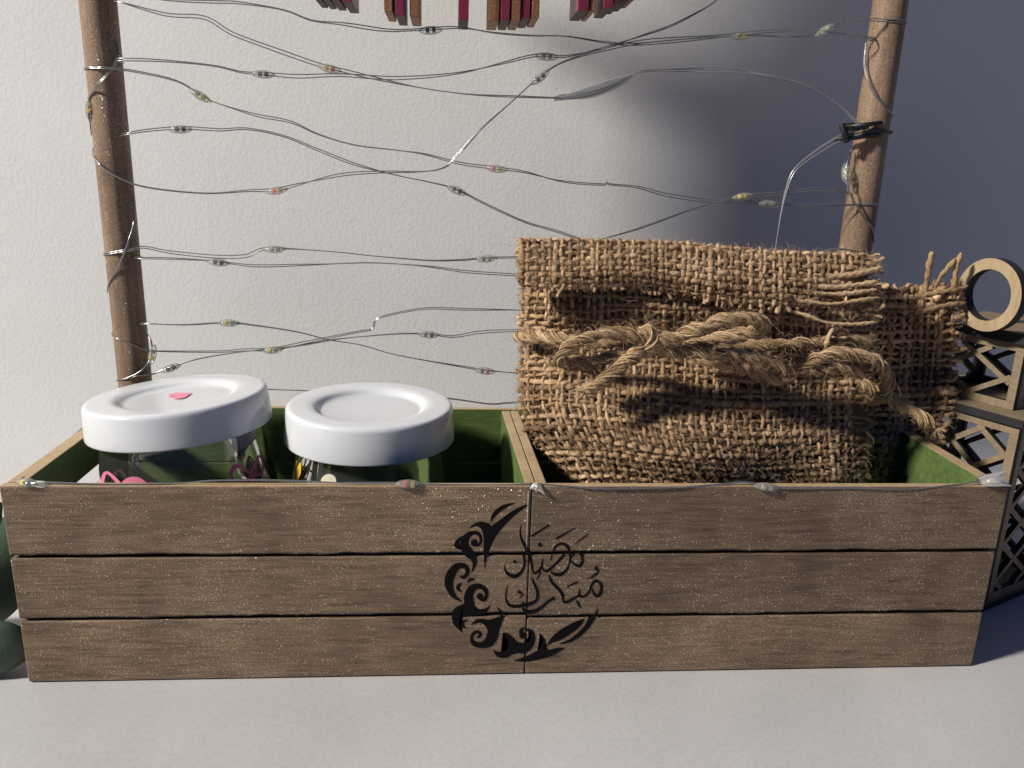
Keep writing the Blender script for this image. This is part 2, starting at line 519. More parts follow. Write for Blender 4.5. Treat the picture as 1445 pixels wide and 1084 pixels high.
def smooth_closed(pts, sub=4, tens=0.5):
    p = np.asarray(pts, float); n = len(p); out = []
    for i in range(n):
        a, b, c, d = p[i - 1], p[i], p[(i + 1) % n], p[(i + 2) % n]
        def sharp(u, v, w):
            e = v - u; f = w - v
            return np.dot(e, f) / (np.linalg.norm(e) * np.linalg.norm(f) + 1e-9) < 0.15
        m1 = np.zeros(2) if sharp(a, b, c) else (c - a) * 0.5
        m2 = np.zeros(2) if sharp(b, c, d) else (d - b) * 0.5
        for t in np.linspace(0, 1, sub, endpoint=False):
            out.append((2 * t ** 3 - 3 * t * t + 1) * b + (t ** 3 - 2 * t * t + t) * m1 + (-2 * t ** 3 + 3 * t * t) * c + (t ** 3 - t * t) * m2)
    return np.array(out)


class Print:
    def __init__(self): self.bm = bmesh.new(); self.k = 0
    def y(self): self.k += 1; return PRINT_Y - self.k * 0.000005
    def poly(self, pts, fr):
        q = smooth_closed([p[:2] for p in conv(pts, *fr)]); y = self.y()
        w = P(q[:, 0], q[:, 1], y)
        vs_ = [self.bm.verts.new(v) for v in w]
        f = self.bm.faces.new(vs_)
        bmesh.ops.triangulate(self.bm, faces=[f])
    def stroke(self, pts, fr):
        q = spline(np.array(conv(pts, *fr)), n=len(pts) * 8); y = self.y()
        t = np.gradient(q[:, :2], axis=0); t /= np.linalg.norm(t, axis=1, keepdims=True) + 1e-9
        nn = np.stack([-t[:, 1], t[:, 0]], 1) * np.maximum(q[:, 2:3], 0.25) / 2
        L = q[:, :2] + nn; R = q[:, :2] - nn
        wl = [self.bm.verts.new(v) for v in P(L[:, 0], L[:, 1], y)]; wr = [self.bm.verts.new(v) for v in P(R[:, 0], R[:, 1], y)]
        for i in range(len(wl) - 1): self.bm.faces.new((wl[i], wl[i + 1], wr[i + 1], wr[i]))
    def dot(self, x, y_, r, fr, n=18, sq=1.0):
        c = conv([(x, y_)], *fr)[0]; r = r / fr[1]; y = self.y(); a = np.arange(n) * 2 * np.pi / n
        self.bm.faces.new([self.bm.verts.new(v) for v in P(c[0] + r * np.cos(a), c[1] + r * sq * np.sin(a), y)])
    def build(self, name):
        me = bpy.data.meshes.new(name); self.bm.to_mesh(me); self.bm.free()
        return link(name, me, M_INK, crate)


pc = Print()
pc.poly([(870, 150), (780, 175), (690, 215), (600, 270), (520, 330), (450, 380), (410, 410), (385, 378), (340, 362), (290, 358), (240, 375), (200, 400), (165, 435), (215, 415), (265, 412), (300, 435), (322, 490), (330, 560), (328, 640), (330, 720), (335, 800), (343, 893), (355, 800), (372, 730), (390, 670), (420, 600), (470, 510), (540, 420), (620, 335), (700, 265), (790, 200)], B_)
pc.poly([(685, 152), (620, 158), (550, 172), (490, 205), (440, 250), (412, 300), (403, 370), (440, 320), (480, 280), (540, 230), (600, 190)], B_)
pc.dot(226, 588, 40, B_)
pc.stroke([(232, 618, 24), (275, 612, 28), (300, 565, 30), (285, 505, 38), (230, 478, 40), (170, 500, 60), (125, 560, 85), (125, 630, 95), (160, 690, 110), (205, 740, 85), (230, 800, 50), (222, 850, 30), (195, 918, 3)], B_)
pc.poly([(105, 508), (50, 540), (10, 590), (8, 625), (40, 655), (85, 668), (68, 630), (65, 590), (80, 550)], B_)
pc.stroke([(298, 318, 18), (325, 330, 28), (355, 300, 32), (355, 255, 38), (315, 228, 45), (260, 245, 60), (215, 310, 75), (200, 380, 72), (215, 440, 55), (250, 495, 35), (320, 542, 3)], C_)
pc.stroke([(360, 382, 4), (372, 358, 22), (398, 345, 24), (420, 352, 6)], C_)
pc.stroke([(318, 378, 3), (288, 395, 24), (277, 425, 28), (312, 455, 6)], C_)
pc.dot(465, 492, 28, C_)
pc.stroke([(462, 515, 22), (500, 520, 28), (522, 480, 30), (505, 430, 40), (450, 405, 45), (395, 430, 65), (368, 490, 75), (372, 545, 80)], C_)
pc.poly([(338, 510), (330, 552), (270, 580), (238, 610), (225, 670), (245, 735), (320, 805), (295, 750), (285, 710), (300, 675), (340, 658), (420, 655), (500, 640), (540, 600), (553, 560), (520, 590), (470, 600), (430, 585), (410, 540), (405, 490)], C_)
pc.stroke([(365, 690, 3), (328, 705, 20), (318, 738, 24), (348, 765, 4)], C_)
pc.stroke([(440, 842, 14), (462, 830, 26), (466, 806, 28), (440, 792, 24), (407, 812, 26), (394, 855, 26), (420, 895, 45), (480, 905, 50), (540, 880, 85), (572, 820, 95), (588, 760, 90), (622, 715, 60), (650, 670, 34), (640, 620, 22), (605, 580, 2)], C_)
pc.poly([(385, 738), (430, 690), (480, 682), (540, 690), (600, 675), (630, 650), (600, 800), (540, 830), (525, 770), (490, 725), (440, 718)], C_)
pc.poly([(655, 800), (700, 805), (740, 835), (780, 875), (830, 885), (880, 875), (900, 840), (890, 800), (860, 785), (850, 768), (880, 765), (920, 790), (935, 840), (925, 900), (890, 950), (840, 975), (790, 975), (740, 985), (700, 1010), (640, 1015), (600, 995), (578, 945), (630, 965), (680, 955), (705, 920), (700, 860)], C_)
pc.dot(828, 822, 30, C_)
pc.stroke([(852, 762, 8), (822, 770, 26), (810, 800, 26), (828, 825, 26)], C_)
pc.poly([(603, 835), (618, 860), (618, 890), (600, 920), (560, 945), (520, 962), (465, 982), (540, 985), (610, 972), (680, 950), (740, 912), (690, 914), (645, 925), (632, 905), (632, 870)], A_)
pc.poly([(640, 905), (665, 860), (710, 820), (770, 785), (840, 755), (825, 790), (780, 830), (720, 868), (665, 888)], A_)
pc.poly([(912, 692), (905, 740), (870, 800), (820, 850), (760, 885), (700, 892), (760, 868), (812, 826), (850, 780), (862, 750), (888, 742)], A_)
pc.build('crescent_print')
pt = Print()
for s in ([(310, 140, 3), (298, 200, 14), (310, 270, 22), (350, 350, 34), (385, 430, 34), (405, 510, 24), (415, 570, 20), (432, 603, 20), (465, 588, 22), (500, 540, 20), (515, 465, 8)],
          [(500, 540, 14), (530, 578, 20), (570, 575, 26), (620, 530, 24), (680, 470, 26), (735, 400, 26)],
          [(590, 480, 10), (605, 420, 14), (640, 345, 18), (700, 320, 24), (755, 355, 30), (775, 430, 20), (768, 510, 14), (735, 580, 24), (680, 615, 34), (620, 610, 26), (585, 580, 8)],
          [(770, 480, 12), (800, 430, 20), (850, 402, 26), (885, 430, 26), (893, 490, 24), (870, 530, 30), (830, 525, 24), (800, 500, 18), (775, 470, 12)],
          [(305, 400, 10), (335, 450, 22), (338, 520, 22), (310, 590, 28), (250, 632, 38), (190, 615, 34), (155, 570, 18), (148, 520, 4)],
          [(400, 252, 14), (490, 196, 18), (575, 140, 12)], [(640, 275, 18), (730, 222, 16), (825, 170, 7)], [(820, 328, 6), (885, 275, 12), (948, 228, 9)], [(458, 665, 8), (478, 622, 14), (497, 578, 8)],
          [(905, 830, 18), (950, 790, 20), (980, 720, 20), (1020, 675, 26), (1065, 700, 26), (1075, 760, 28), (1045, 822, 30), (1005, 800, 22), (985, 745, 10)],
          [(905, 830, 20), (865, 815, 20), (870, 745, 8)],
          [(905, 830, 20), (860, 818, 20), (800, 850, 24), (740, 880, 26), (708, 865, 22), (700, 800, 30), (650, 740, 30), (595, 680, 26), (575, 620, 10)],
          [(745, 735, 10), (800, 708, 16), (848, 686, 14)], [(838, 862, 14), (852, 890, 24), (872, 932, 16)],
          [(628, 838, 30), (570, 870, 24), (500, 930, 30), (430, 968, 36), (360, 968, 40), (318, 938, 20)],
          [(405, 640, 8), (430, 700, 22), (460, 770, 26), (462, 840, 26), (430, 880, 28), (350, 905, 34), (250, 920, 32), (185, 900, 24), (160, 840, 14), (165, 770, 12), (180, 710, 6)],
          [(290, 785, 20), (318, 803, 16), (290, 845, 6)], [(308, 858, 4), (322, 885, 12), (335, 905, 12)],
          [(1032, 560, 20), (1045, 598, 14), (1015, 618, 20), (985, 640, 14), (940, 660, 6)]):
    pt.stroke(s, D_)
pt.dot(245, 492, 20, D_, 4); pt.dot(487, 332, 20, D_, 6); pt.dot(288, 782, 16, D_); pt.dot(1029, 556, 20, D_); pt.dot(1018, 616, 14, D_)
pt.build('lettering_print')


# ---- hot glue
def blob(name, pts, mat, parent, sides=8):
    """pts: (x,y,Y,r) in photo pixels with radius in metres"""
    q = spline(np.array([list(P(p[0], p[1], p[2])) + [p[3]] for p in pts]), n=14)
    V, F = tubes(q[None, :, :3], np.maximum(q[None, :, 3], 1e-5), sides)
    return grid_mesh(name, V, F, mat, parent)


blob('glue_blob', [(748, 690, -0.0003, .0002), (754, 687, 0.0006, .0016), (760, 688, 0.0004, .0020), (764, 692, -0.001, .0009), (769, 698, -0.0016, .0003)], M_GLUE, crate)
blob('glue_blob', [(746, 694, 0.0, .0003), (745, 715, 0.0, .00025), (744, 745, 0.0, .00022), (743, 775, 0.0, .0001)], M_GLUE, crate)
for q in ([(1380, 679, 0.002, .0012), (1392, 677, 0.003, .0022), (1405, 672, 0.003, .0015), (1421, 665, 0.003, .0002)],
          [(1385, 682, 0.002, .0015), (1400, 680, 0.0, .0022), (1414, 682, -0.001, .0014), (1427, 686, -0.001, .0002)],
          [(1395, 676, 0.002, .0014), (1408, 677, 0.001, .0016), (1419, 676, 0.0, .0003)]):
    blob('glue_blob', q, M_GLUE, crate)
blob('glue_blob', [(28, 683, 0.003, .0003), (45, 683, 0.0015, .0012), (62, 684, 0.001, .0014), (75, 685, 0.0015, .0003)], M_GLUE, crate)


# ------------------------------------------------------------------ jars
def jar(label, c, ztop, R, tilt_y, tilt_x, lid_h, rec):
    root = thing('glass_jar', label, 'jar')
    lid = revolve('lid', rounded([(0.0001, -rec), (rec_r - 0.001, -rec), (rec_r + 0.0012, -0.0006), (rec_r + 0.004, 0.0), (R - 0.001, 0.0), (R, -lid_h), (R - 0.0018, -lid_h - 0.0002), (R - 0.0022, -0.0022), (0.0001, -0.0042)], 0.0024, 6), M_LID, root)
    hgt = 0.078
    prof = [(R - 0.0055, -0.004), (R - 0.0055, -lid_h - 0.002), (R - 0.0045, -lid_h - 0.008), (R - 0.0015, -lid_h - 0.026), (R - 0.001, -0.06), (R - 0.003, -hgt), (0.0001, -hgt - 0.0008)]
    inner = [(max(r - 0.0018, 0.0001), z if z > -hgt else z + 0.004) for r, z in prof][::-1]
    g = revolve('glass_body', rounded(prof, 0.004, 4) + rounded(inner, 0.004, 4), M_GLASS, root)
    M = Matrix.Translation((c[0], c[1], ztop)) @ Matrix.Rotation(tilt_y, 4, 'Y') @ Matrix.Rotation(tilt_x, 4, 'X')
    root.matrix_world = M
    return root, lid, g, M


rec_r = 0.0235
j1, lid1, g1, MJ1 = jar('glass jar with white lid bearing a pink heart sticker, pink bow stickers below, tilted', (-0.1508, 0.0535), 0.1075, 0.0388, rad(-4.2), rad(-2.0), 0.0150, 0.0024)
j2, lid2, g2, MJ2 = jar('glass jar with plain white lid and yellow sticker, next to the divider', (-0.0670, 0.0535), 0.1035, 0.0378, rad(0.5), 0.0, 0.0160, 0.0030)


def sticker(name, strokes, M, Rg, mat, parent, near=True):
    """pen strokes in photo pixels, wrapped on the jar wall: bent sheet just outside the glass"""
    Mi = M.inverted(); V = []; F = []
    co = np.array(Mi @ Vector(CAM_LOC)); k = 0
    for st in strokes:
        k += 1
        q = spline(np.array(st, float), n=len(st) * 6)
        t = np.gradient(q[:, :2], axis=0); t /= np.linalg.norm(t, axis=1, keepdims=True) + 1e-9
        nn = np.stack([-t[:, 1], t[:, 0]], 1) * q[:, 2:3] / 2
        ring = []
        for side in (q[:, :2] + nn, q[:, :2] - nn):
            w = P(side[:, 0], side[:, 1], 0.05)
            pts = []
            for p in w:
                d = np.array(Mi @ Vector(p)) - co
                rg = Rg + 0.0003 + k * 0.00005
                a = d[0] ** 2 + d[1] ** 2; b = 2 * (co[0] * d[0] + co[1] * d[1]); c = co[0] ** 2 + co[1] ** 2 - rg * rg
                disc = max(b * b - 4 * a * c, 0)
                tt = (-b - math.sqrt(disc)) / (2 * a) if near else (-b + math.sqrt(disc)) / (2 * a)
                pts.append(co + d * tt)
            ring.append(pts)
        n0 = len(V); n = len(q)
        V += ring[0] + ring[1]
        F += [(n0 + i, n0 + i + 1, n0 + n + i + 1, n0 + n + i) for i in range(n - 1)]
    return new_mesh(name, V, F, mat, parent)


sticker('bow_sticker', [[(144, 686, 4), (146, 672, 5), (150, 667, 4), (156, 670, 4), (166, 680, 5), (172, 688, 3)], [(168, 688, 4), (180, 680, 10), (192, 679, 12), (203, 684, 9), (208, 690, 4)], [(146, 690, 5), (150, 684, 5), (158, 690, 5)]], MJ1, 0.0372, M_PINK, j1)
sticker('bow_sticker', [[(352, 668, 3), (338, 658, 6), (330, 660, 6), (326, 670, 5), (332, 680, 5), (350, 676, 3), (354, 668, 3)], [(354, 668, 4), (362, 652, 4), (366, 643, 3), (371, 655, 3), (368, 668, 4), (356, 672, 4)], [(354, 668, 5), (360, 680, 5), (366, 688, 5)]], MJ1, 0.0374, M_PINK, j1)
sticker('leaf_sticker', [[(414, 682, 1), (416, 665, 2.5), (419, 650, 1)], [(416, 682, 2), (420, 668, 8), (424, 653, 2)]], MJ2, 0.0350, M_YEL, j2)
sticker('dot_sticker', [[(455, 690, 6), (460, 680, 16), (466, 678, 17), (471, 685, 8)]], MJ2, 0.0362, M_CREAM, j2)
# heart on the first lid (flat vinyl in the recess)
hp = []
for t in np.linspace(0, 2 * math.pi, 40, endpoint=False):
    hx = 16 * math.sin(t) ** 3; hy = 13 * math.cos(t) - 5 * math.cos(2 * t) - 2 * math.cos(3 * t) - math.cos(4 * t)
    hp.append((hx * 0.00040, hy * 0.00032))
hv = [Vector((x * math.cos(2.2) - y * math.sin(2.2), 0.003 + x * math.sin(2.2) + y * math.cos(2.2), -0.0021)) for x, y in hp]
hv += [v + Vector((0, 0, 0.0002)) for v in hv]
n_ = 40
new_mesh('heart_sticker', hv, [tuple(range(n_, 2 * n_))] + [(i, (i + 1) % n_, n_ + (i + 1) % n_, n_ + i) for i in range(n_)], M_PINK, j1)


# ------------------------------------------------------------------ burlap
def interp_curve(pts, t):
    p = np.asarray(pts, float); return np.interp(t, p[:, 0], p[:, 1])


def weave(S, nu, nv, r, name, parent, fringe=(0.0, 0.0, 0.0, 0.0), skip_u=(), seg=7, mat=None, sides=9, amp=1.0, jit=1.0):
    """real over-under weave on surface S(u,v) (u across, v up). fringe: loose ends left,right,bottom,top in u/v units"""
    mat = mat or M_YARN
    acc = Acc(); e = 1e-3

    def normal(u, v):
        a = S(u + e, v) - S(u - e, v); b = S(u, v + e) - S(u, v - e)
        n = np.cross(a, b); return n / (np.linalg.norm(n, axis=-1, keepdims=True) + 1e-12)
    du, dv = 1.0 / nu, 1.0 / nv
    # warp (run along v)
    us = [(i + 0.5) * du for i in range(nu) if i not in skip_u]
    Iu = np.array([i for i in range(nu) if i not in skip_u]); M = len(us); N = nv * seg
    vv = np.linspace(0, 1, N)[None] * np.ones((M, 1))
    lo_v = -fringe[2] * rng.uniform(0.2, 1, (M, 1)); hi_v = 1 + fringe[3] * rng.uniform(0.1, 1, (M, 1))
    vv = lo_v + vv * (hi_v - lo_v)
    uu = np.array(us)[:, None] + snoise(M, N, nv / 5, 0.16 * du * jit) + snoise(M, N, nv / 1.3, 0.06 * du * jit)
    inside = np.clip(np.minimum(vv, 1 - vv) * nv + 0.6, 0, 1)
    off = amp * r * 0.66 * np.cos(np.pi * (vv * nv - 0.5) + np.pi * Iu[:, None]) * inside + snoise(M, N, nv / 3, 0.15 * r)
    p = S(uu, vv) + normal(uu, vv) * off[..., None]
    out = 1 - inside
    p = p + out[..., None] * np.stack([snoise(M, N, 5, 0.0012), snoise(M, N, 5, 0.0008), snoise(M, N, 5, 0.0008)], -1)
    rr = r * rng.uniform(0.72, 1.2, (M, 1)) * (1 + snoise(M, N, nv / 5, 0.14))
    rr[:, 0] *= 0.4; rr[:, -1] *= 0.4
    V, F = tubes(p, rr, sides, ref=(0.05, -1, 0.2), lobes=3, lobe_amp=0.15, lobe_pitch=r * 4.5, rough=0.10, flat=0.72)
    acc.add(V, F, np.repeat(np.repeat(rng.normal(0, 0.07, (M, 1)) + snoise(M, N, nv / 4, 0.06), 1, 1).ravel(), sides))
    # weft (run along u)
    vs_ = (np.arange(nv) + 0.5) * dv; M = nv; N = nu * seg
    uu = np.linspace(0, 1, N)[None] * np.ones((M, 1))
    lo_u = -fringe[0] * rng.uniform(0.1, 1, (M, 1)); hi_u = 1 + fringe[1] * rng.uniform(0.1, 1, (M, 1))
    uu = lo_u + uu * (hi_u - lo_u)
    vv = vs_[:, None] + snoise(M, N, nu / 5, 0.16 * dv * jit) + snoise(M, N, nu / 1.3, 0.06 * dv * jit)
    inside = np.clip(np.minimum(uu, 1 - uu) * nu + 0.6, 0, 1)
    off = -amp * r * 0.66 * np.cos(np.pi * (uu * nu - 0.5) + np.pi * np.arange(M)[:, None]) * inside + snoise(M, N, nu / 3, 0.15 * r)
    p = S(uu, vv) + normal(uu, vv) * off[..., None]
    out = 1 - inside
    p = p + out[..., None] * np.stack([snoise(M, N, 6, 0.0008), snoise(M, N, 6, 0.0015), snoise(M, N, 6, 0.0018)], -1)
    rr = r * rng.uniform(0.72, 1.3, (M, 1)) * (1 + snoise(M, N, nu / 5, 0.16))
    rr[:, 0] *= 0.4; rr[:, -1] *= 0.4
    V, F = tubes(p, rr, sides, ref=(0.05, -0.8, 0.5), lobes=3, lobe_amp=0.15, lobe_pitch=r * 4.5, rough=0.10, flat=0.72)
    acc.add(V, F, np.repeat((rng.normal(0, 0.07, (M, 1)) + snoise(M, N, nu / 4, 0.06)).ravel(), sides))
    o = acc.build(name, mat, parent); o['kind'] = 'stuff'
    return o


def fibres(S, n, name, parent, lmin=0.003, lmax=0.010, r=0.00006, out=0.5, mat=None, urange=(0, 1), vrange=(0, 1), pts=None, npt=6):
    """loose jute hairs standing off a surface (or off given points)"""
    if pts is None:
        u = rng.uniform(*urange, n); v = rng.uniform(*vrange, n); e = 1e-3
        p0 = S(u, v); a = S(u + e, v) - S(u - e, v); b = S(u, v + e) - S(u, v - e)
        nr = np.cross(a, b); nr /= np.linalg.norm(nr, axis=1, keepdims=True)
    else:
        i = rng.integers(0, len(pts), n); p0 = pts[i] + rng.normal(0, 0.0009, (n, 3)); nr = rng.normal(size=(n, 3)); nr[:, 1] -= 0.6
        nr /= np.linalg.norm(nr, axis=1, keepdims=True)
    d = rng.normal(size=(n, 3)); d /= np.linalg.norm(d, axis=1, keepdims=True)
    d = d + nr * out; d /= np.linalg.norm(d, axis=1, keepdims=True)
    curl = rng.normal(0, 1.3, (n, 3)); L = lmin + (lmax - lmin) * rng.uniform(0, 1, n) ** 2.2
    path = [p0 + nr * 0.0006]
    for k in range(npt - 1):
        path.append(path[-1] + d * (L / (npt - 1))[:, None])
        d = d + np.cross(d, curl) * 0.35 + np.array([0, 0, -0.05]); d /= np.linalg.norm(d, axis=1, keepdims=True)
        curl = curl + rng.normal(0, 0.5, (n, 3))
    path = np.stack(path, 1)
    rad_ = r * rng.uniform(0.5, 1.15, (n, 1)) * np.linspace(1, 0.55, npt)[None]
    V, F = tubes(path, rad_, 3)
    o = grid_mesh(name, V, F, mat or M_TWINE, parent, True, np.repeat(rng.normal(0.10, 0.08, n), npt * 3))
    o['kind'] = 'stuff'
    return o


def solid_behind(name, S, parent, d0, d1, nu=30, nv=24, mat=None, u=(0.02, 0.98), v=(0.02, 0.98)):
    """closed padding: front skin d0 behind S, back skin d1 behind it (world +y), edges closed"""
    U, Vv = np.meshgrid(np.linspace(*u, nu), np.linspace(*v, nv), indexing='ij')
    base = S(U, Vv)
    ed = np.minimum.reduce([(U - u[0]) / 0.14, (u[1] - U) / 0.14, (v[1] - Vv) / 0.16, np.ones_like(U)]).clip(0, 1)
    fr = base + np.array([0, 1, 0]) * d0
    bk = base + np.array([0, 1, 0]) * (d0 + 0.001 + (d1 - d0) * np.sqrt(ed))[..., None]
    Vt = np.concatenate([fr.reshape(-1, 3), bk.reshape(-1, 3)]); n = nu * nv; idx = np.arange(n).reshape(nu, nv)
    Fq = np.stack([idx[:-1, :-1], idx[1:, :-1], idx[1:, 1:], idx[:-1, 1:]], -1).reshape(-1, 4)
    F2 = Fq[:, ::-1] + n
    bd = list(idx[:, 0]) + list(idx[-1, 1:]) + list(idx[-2::-1, -1]) + list(idx[0, -2:0:-1])
    F3 = np.array([(bd[i], bd[i] + n, bd[(i + 1) % len(bd)] + n, bd[(i + 1) % len(bd)]) for i in range(len(bd))])
    return grid_mesh(name, Vt, np.vstack([Fq, F2, F3]), mat or M_LINING, parent)


def twine(acc, pts, R, pitch=0.019, plies=3, taper=True, fray=0.0):
    """pts (x,y,Y) in photo pixels + plane; three twisted plies"""
    w = np.array([P(p[0], p[1], p[2]) for p in pts])
    q = spline(w, step=0.0006); N = len(q)
    s = np.r_[0, np.cumsum(np.linalg.norm(np.diff(q, axis=0), axis=1))]
    t = np.gradient(q, axis=0); t /= np.linalg.norm(t, axis=1, keepdims=True) + 1e-12
    ref = np.array([0.1, -1, 0.3]); nn = ref - (t @ ref)[:, None] * t; nn /= np.linalg.norm(nn, axis=1, keepdims=True); b = np.cross(t, nn)
    for k in range(plies):
        # each ply is a loose bundle of fine strands, not a smooth rope
        ph = 2 * np.pi * (s / pitch + k / plies) + snoise(1, N, max(3, s[-1] / 0.008), 0.5)[0]
        ro = R * 0.50 * (1 + snoise(1, N, max(3, s[-1] / 0.005), 0.22)[0])
        pk = q + ro[:, None] * (np.cos(ph)[:, None] * nn + np.sin(ph)[:, None] * b)
        rk = R * 0.44 * (1 + snoise(1, N, max(4, s[-1] / 0.004), 0.12)[0])
        if taper: rk[:3] *= 0.7; rk[-3:] *= 0.6
        V, F = tubes(pk[None], rk[None], 8, ref=(0.2, -1, 0.1))
        acc.add(V, F, np.repeat(rng.normal(-0.06, 0.05) + snoise(1, N, s[-1] / 0.01 + 3, 0.05)[0], 8))
        m = 15; al = np.arange(m) * 2 * np.pi / m + rng.uniform(0, .3, m)
        th = al[:, None] + 2 * np.pi * s[None] / (pitch * 1.6) * rng.uniform(0.7, 1.3, (m, 1)) + snoise(m, N, max(3, s[-1] / 0.006), 0.5)
        rs = rk[None] * (0.98 + snoise(m, N, max(4, s[-1] / 0.005), 0.16)) + R * 0.02
        pp = pk[None] + rs[..., None] * (np.cos(th)[..., None] * nn[None] + np.sin(th)[..., None] * b[None])
        rr = R * 0.115 * rng.uniform(0.6, 1.25, (m, 1)) * (1 + snoise(m, N, max(3, s[-1] / 0.006), 0.25))
        V, F = tubes(pp, np.maximum(rr, 0.00005), 4, ref=(0.2, -1, 0.1))
        acc.add(V, F, np.repeat((rng.normal(0.03, 0.13, (m, 1)) + np.zeros((1, N))).ravel(), 4))
        if fray:
            e = pk[-1]; d0 = t[-1]
            m = 22; d = d0 + rng.normal(0, 0.30, (m, 3)); path = e + np.linspace(-0.4, 1, 6)[None, :, None] * (d * rng.uniform(0.4, 1, (m, 1)) * fray)[:, None, :]
            V, F = tubes(path, np.full((m, 6), 0.00018), 4); acc.add(V, F, 0.08)
    return q


# ---- front bag
bagA = thing('burlap_pouch', 'brightly lit burlap pouch with folded top edge and large jute bow', 'pouch')
leftA = [(0.0, 806), (0.185, 800), (0.27, 772), (0.36, 742), (0.43, 731), (0.68, 735), (1.0, 733)]
rightA = [(0.0, 1218), (0.2, 1222), (0.5, 1226), (0.75, 1230), (1.0, 1236)]


def SA(u, v):
    u = np.asarray(u, float); v = np.asarray(v, float)
    xl = interp_curve(leftA, v); xr = interp_curve(rightA, v)
    bow_ = 10 * np.sin(np.pi * np.clip(u, 0, 1)) * (1 - v)
    x = xl + (xr - xl) * u
    ytop = 341 + 8 * u + 16 * u * u; ybot = 760.0
    # rows sag round the filled belly and rise towards the tie
    sag = 16 * np.exp(-((u - 0.62) / 0.30) ** 2 - ((v - 0.36) / 0.20) ** 2) - 12 * np.exp(-((u - 0.12) / 0.20) ** 2 - ((v - 0.42) / 0.22) ** 2)
    y = ybot + (ytop - ybot) * v + sag
    Y = 0.036 + 0.032 * np.maximum(v, 0) ** 1.2
    Y = Y - 0.0235 * np.exp(-((u - 0.50) / 0.27) ** 2 - ((v - 0.33) / 0.17) ** 2)
    Y = Y - 0.008 * np.exp(-((u - 0.55) / 0.5) ** 2 - ((v - 0.80) / 0.07) ** 2)
    Y = Y + 0.008 * np.exp(-((v - 0.655) / 0.055) ** 2) * (0.6 + 0.4 * np.cos(u * 15))
    Y = Y + 0.012 * np.clip((0.14 - u) / 0.14, 0, 1.4) ** 2 + 0.006 * np.clip((u - 0.90) / 0.10, 0, 2)
    Y = Y + 0.0026 * np.sin(u * 21 + v * 5) * np.exp(-((v - 0.58) / 0.13) ** 2)
    Y = Y + 0.0014 * np.sin(u * 7 - v * 11 + 1) + 0.0008 * np.sin(u * 16 + v * 13)
    Y = np.maximum(Y, 0.0085)
    return P(x, y, Y)


weave(SA, 50, 42, 0.00090, 'woven_cloth', bagA, fringe=(0.006, 0.015, 0.0, 0.0), skip_u=(48, 49))
solid_behind('inner_layer', SA, bagA, 0.0035, 0.022)

lowA = [(0.0, 401), (0.15, 405), (0.3, 408), (0.5, 418), (0.7, 432), (0.85, 442), (1.0, 452)]


def SAF(u, v):
    """folded-over top hem: v 0 = loose lower edge, 1 = behind the top fold"""
    u = np.asarray(u, float); v = np.asarray(v, float)
    x = 731 + (1243 - 731) * u
    ytop = 338 + 8 * u + 17 * u * u
    ylow = interp_curve(lowA, u)
    s = np.clip(v / 0.86, -0.3, 1); y = ylow + (ytop - ylow) * s
    Yb = 0.066 - 0.0045 - 0.0035 * np.sin(np.pi * np.clip(s, 0, 1)) - 0.007 * (1 - s) - 0.006 * np.exp(-((u - 0.45) / 0.5) ** 2) * (1 - s)
    k = np.clip((v - 0.86) / 0.14, 0, 1.2)
    Y = Yb + 0.0075 * k
    y = y + 10 * k ** 2 + 3.2 * np.sin(u * 13 + 0.5) * (1 - s) + 2.0 * np.sin(u * 8 + 2) * s
    Y = Y - 0.0034 * np.sin(u * 11 + 0.6) * np.clip(1.15 - s, 0, 1.2) - 0.0035 * np.exp(-((u - 0.40) / 0.22) ** 2) * np.sin(np.pi * np.clip(s, 0, 1)) - 0.003 * np.clip(0.10 - u, 0, 1) * 0
    return P(x, y, Y)


weave(SAF, 52, 10, 0.00092, 'folded_hem', bagA, fringe=(0.004, 0.012, 0.12, 0.0), skip_u=(50, 51))
solid_behind('hem_layer', SAF, bagA, 0.0022, 0.0032, 30, 10, u=(0.01, 0.97), v=(0.10, 0.95))
fibres(SA, 20000, 'loose_fibres', bagA, 0.0015, 0.006, 0.00006, vrange=(0.1, 0.95), out=0.25, npt=5)
fibres(SAF, 7000, 'loose_fibres', bagA, 0.0015, 0.006, 0.00006, out=0.25, npt=5)
fibres(SA, 1100, 'stray_fibres', bagA, 0.004, 0.014, 0.00008, vrange=(0.1, 0.98), out=0.9)
fibres(SA, 500, 'edge_fibres', bagA, 0.002, 0.006, 0.00007, urange=(-0.005, 0.02), vrange=(0.3, 1))

# loose pulled threads at the right of the hem and along its lower edge
acc = Acc()
for pts, r in (([(1098, 419, .050), (1130, 424, .049), (1170, 429, .048), (1205, 425, .048), (1240, 420, .050)], 0.00095),
               ([(1106, 436, .049), (1140, 446, .047), (1165, 455, .046), (1200, 458, .046), (1237, 455, .047)], 0.0008),
               ([(748, 405, .052), (790, 407, .050), (830, 405, .050), (880, 401, .050)], 0.0007),
               ([(1180, 457, .048), (1172, 470, .047), (1165, 490, .047)], 0.0011),
               ([(1192, 411, .052), (1194, 420, .0505), (1193, 428, .050)], 0.0007),
               ([(1130, 402, .054), (1180, 405, .052), (1238, 398, .053)], 0.0010),
               ([(1150, 390, .056), (1200, 388, .054), (1244, 378, .055)], 0.0011),
               ([(1140, 413, .052), (1190, 415, .051), (1236, 409, .052)], 0.0010)):
    w = spline(np.array([P(*p) for p in pts]), step=0.0006); n = len(w)
    rr = r * (1 + snoise(1, n, 9, 0.15)); rr[:, -2:] *= 0.6
    V, F = tubes(w[None], rr, 8, ref=(0, -1, 0.2), lobes=2, lobe_amp=0.16, lobe_pitch=0.004)
    acc.add(V, F, rng.normal(0.10, 0.05))
o = acc.build('loose_threads', M_TWINE, bagA); o['kind'] = 'stuff'

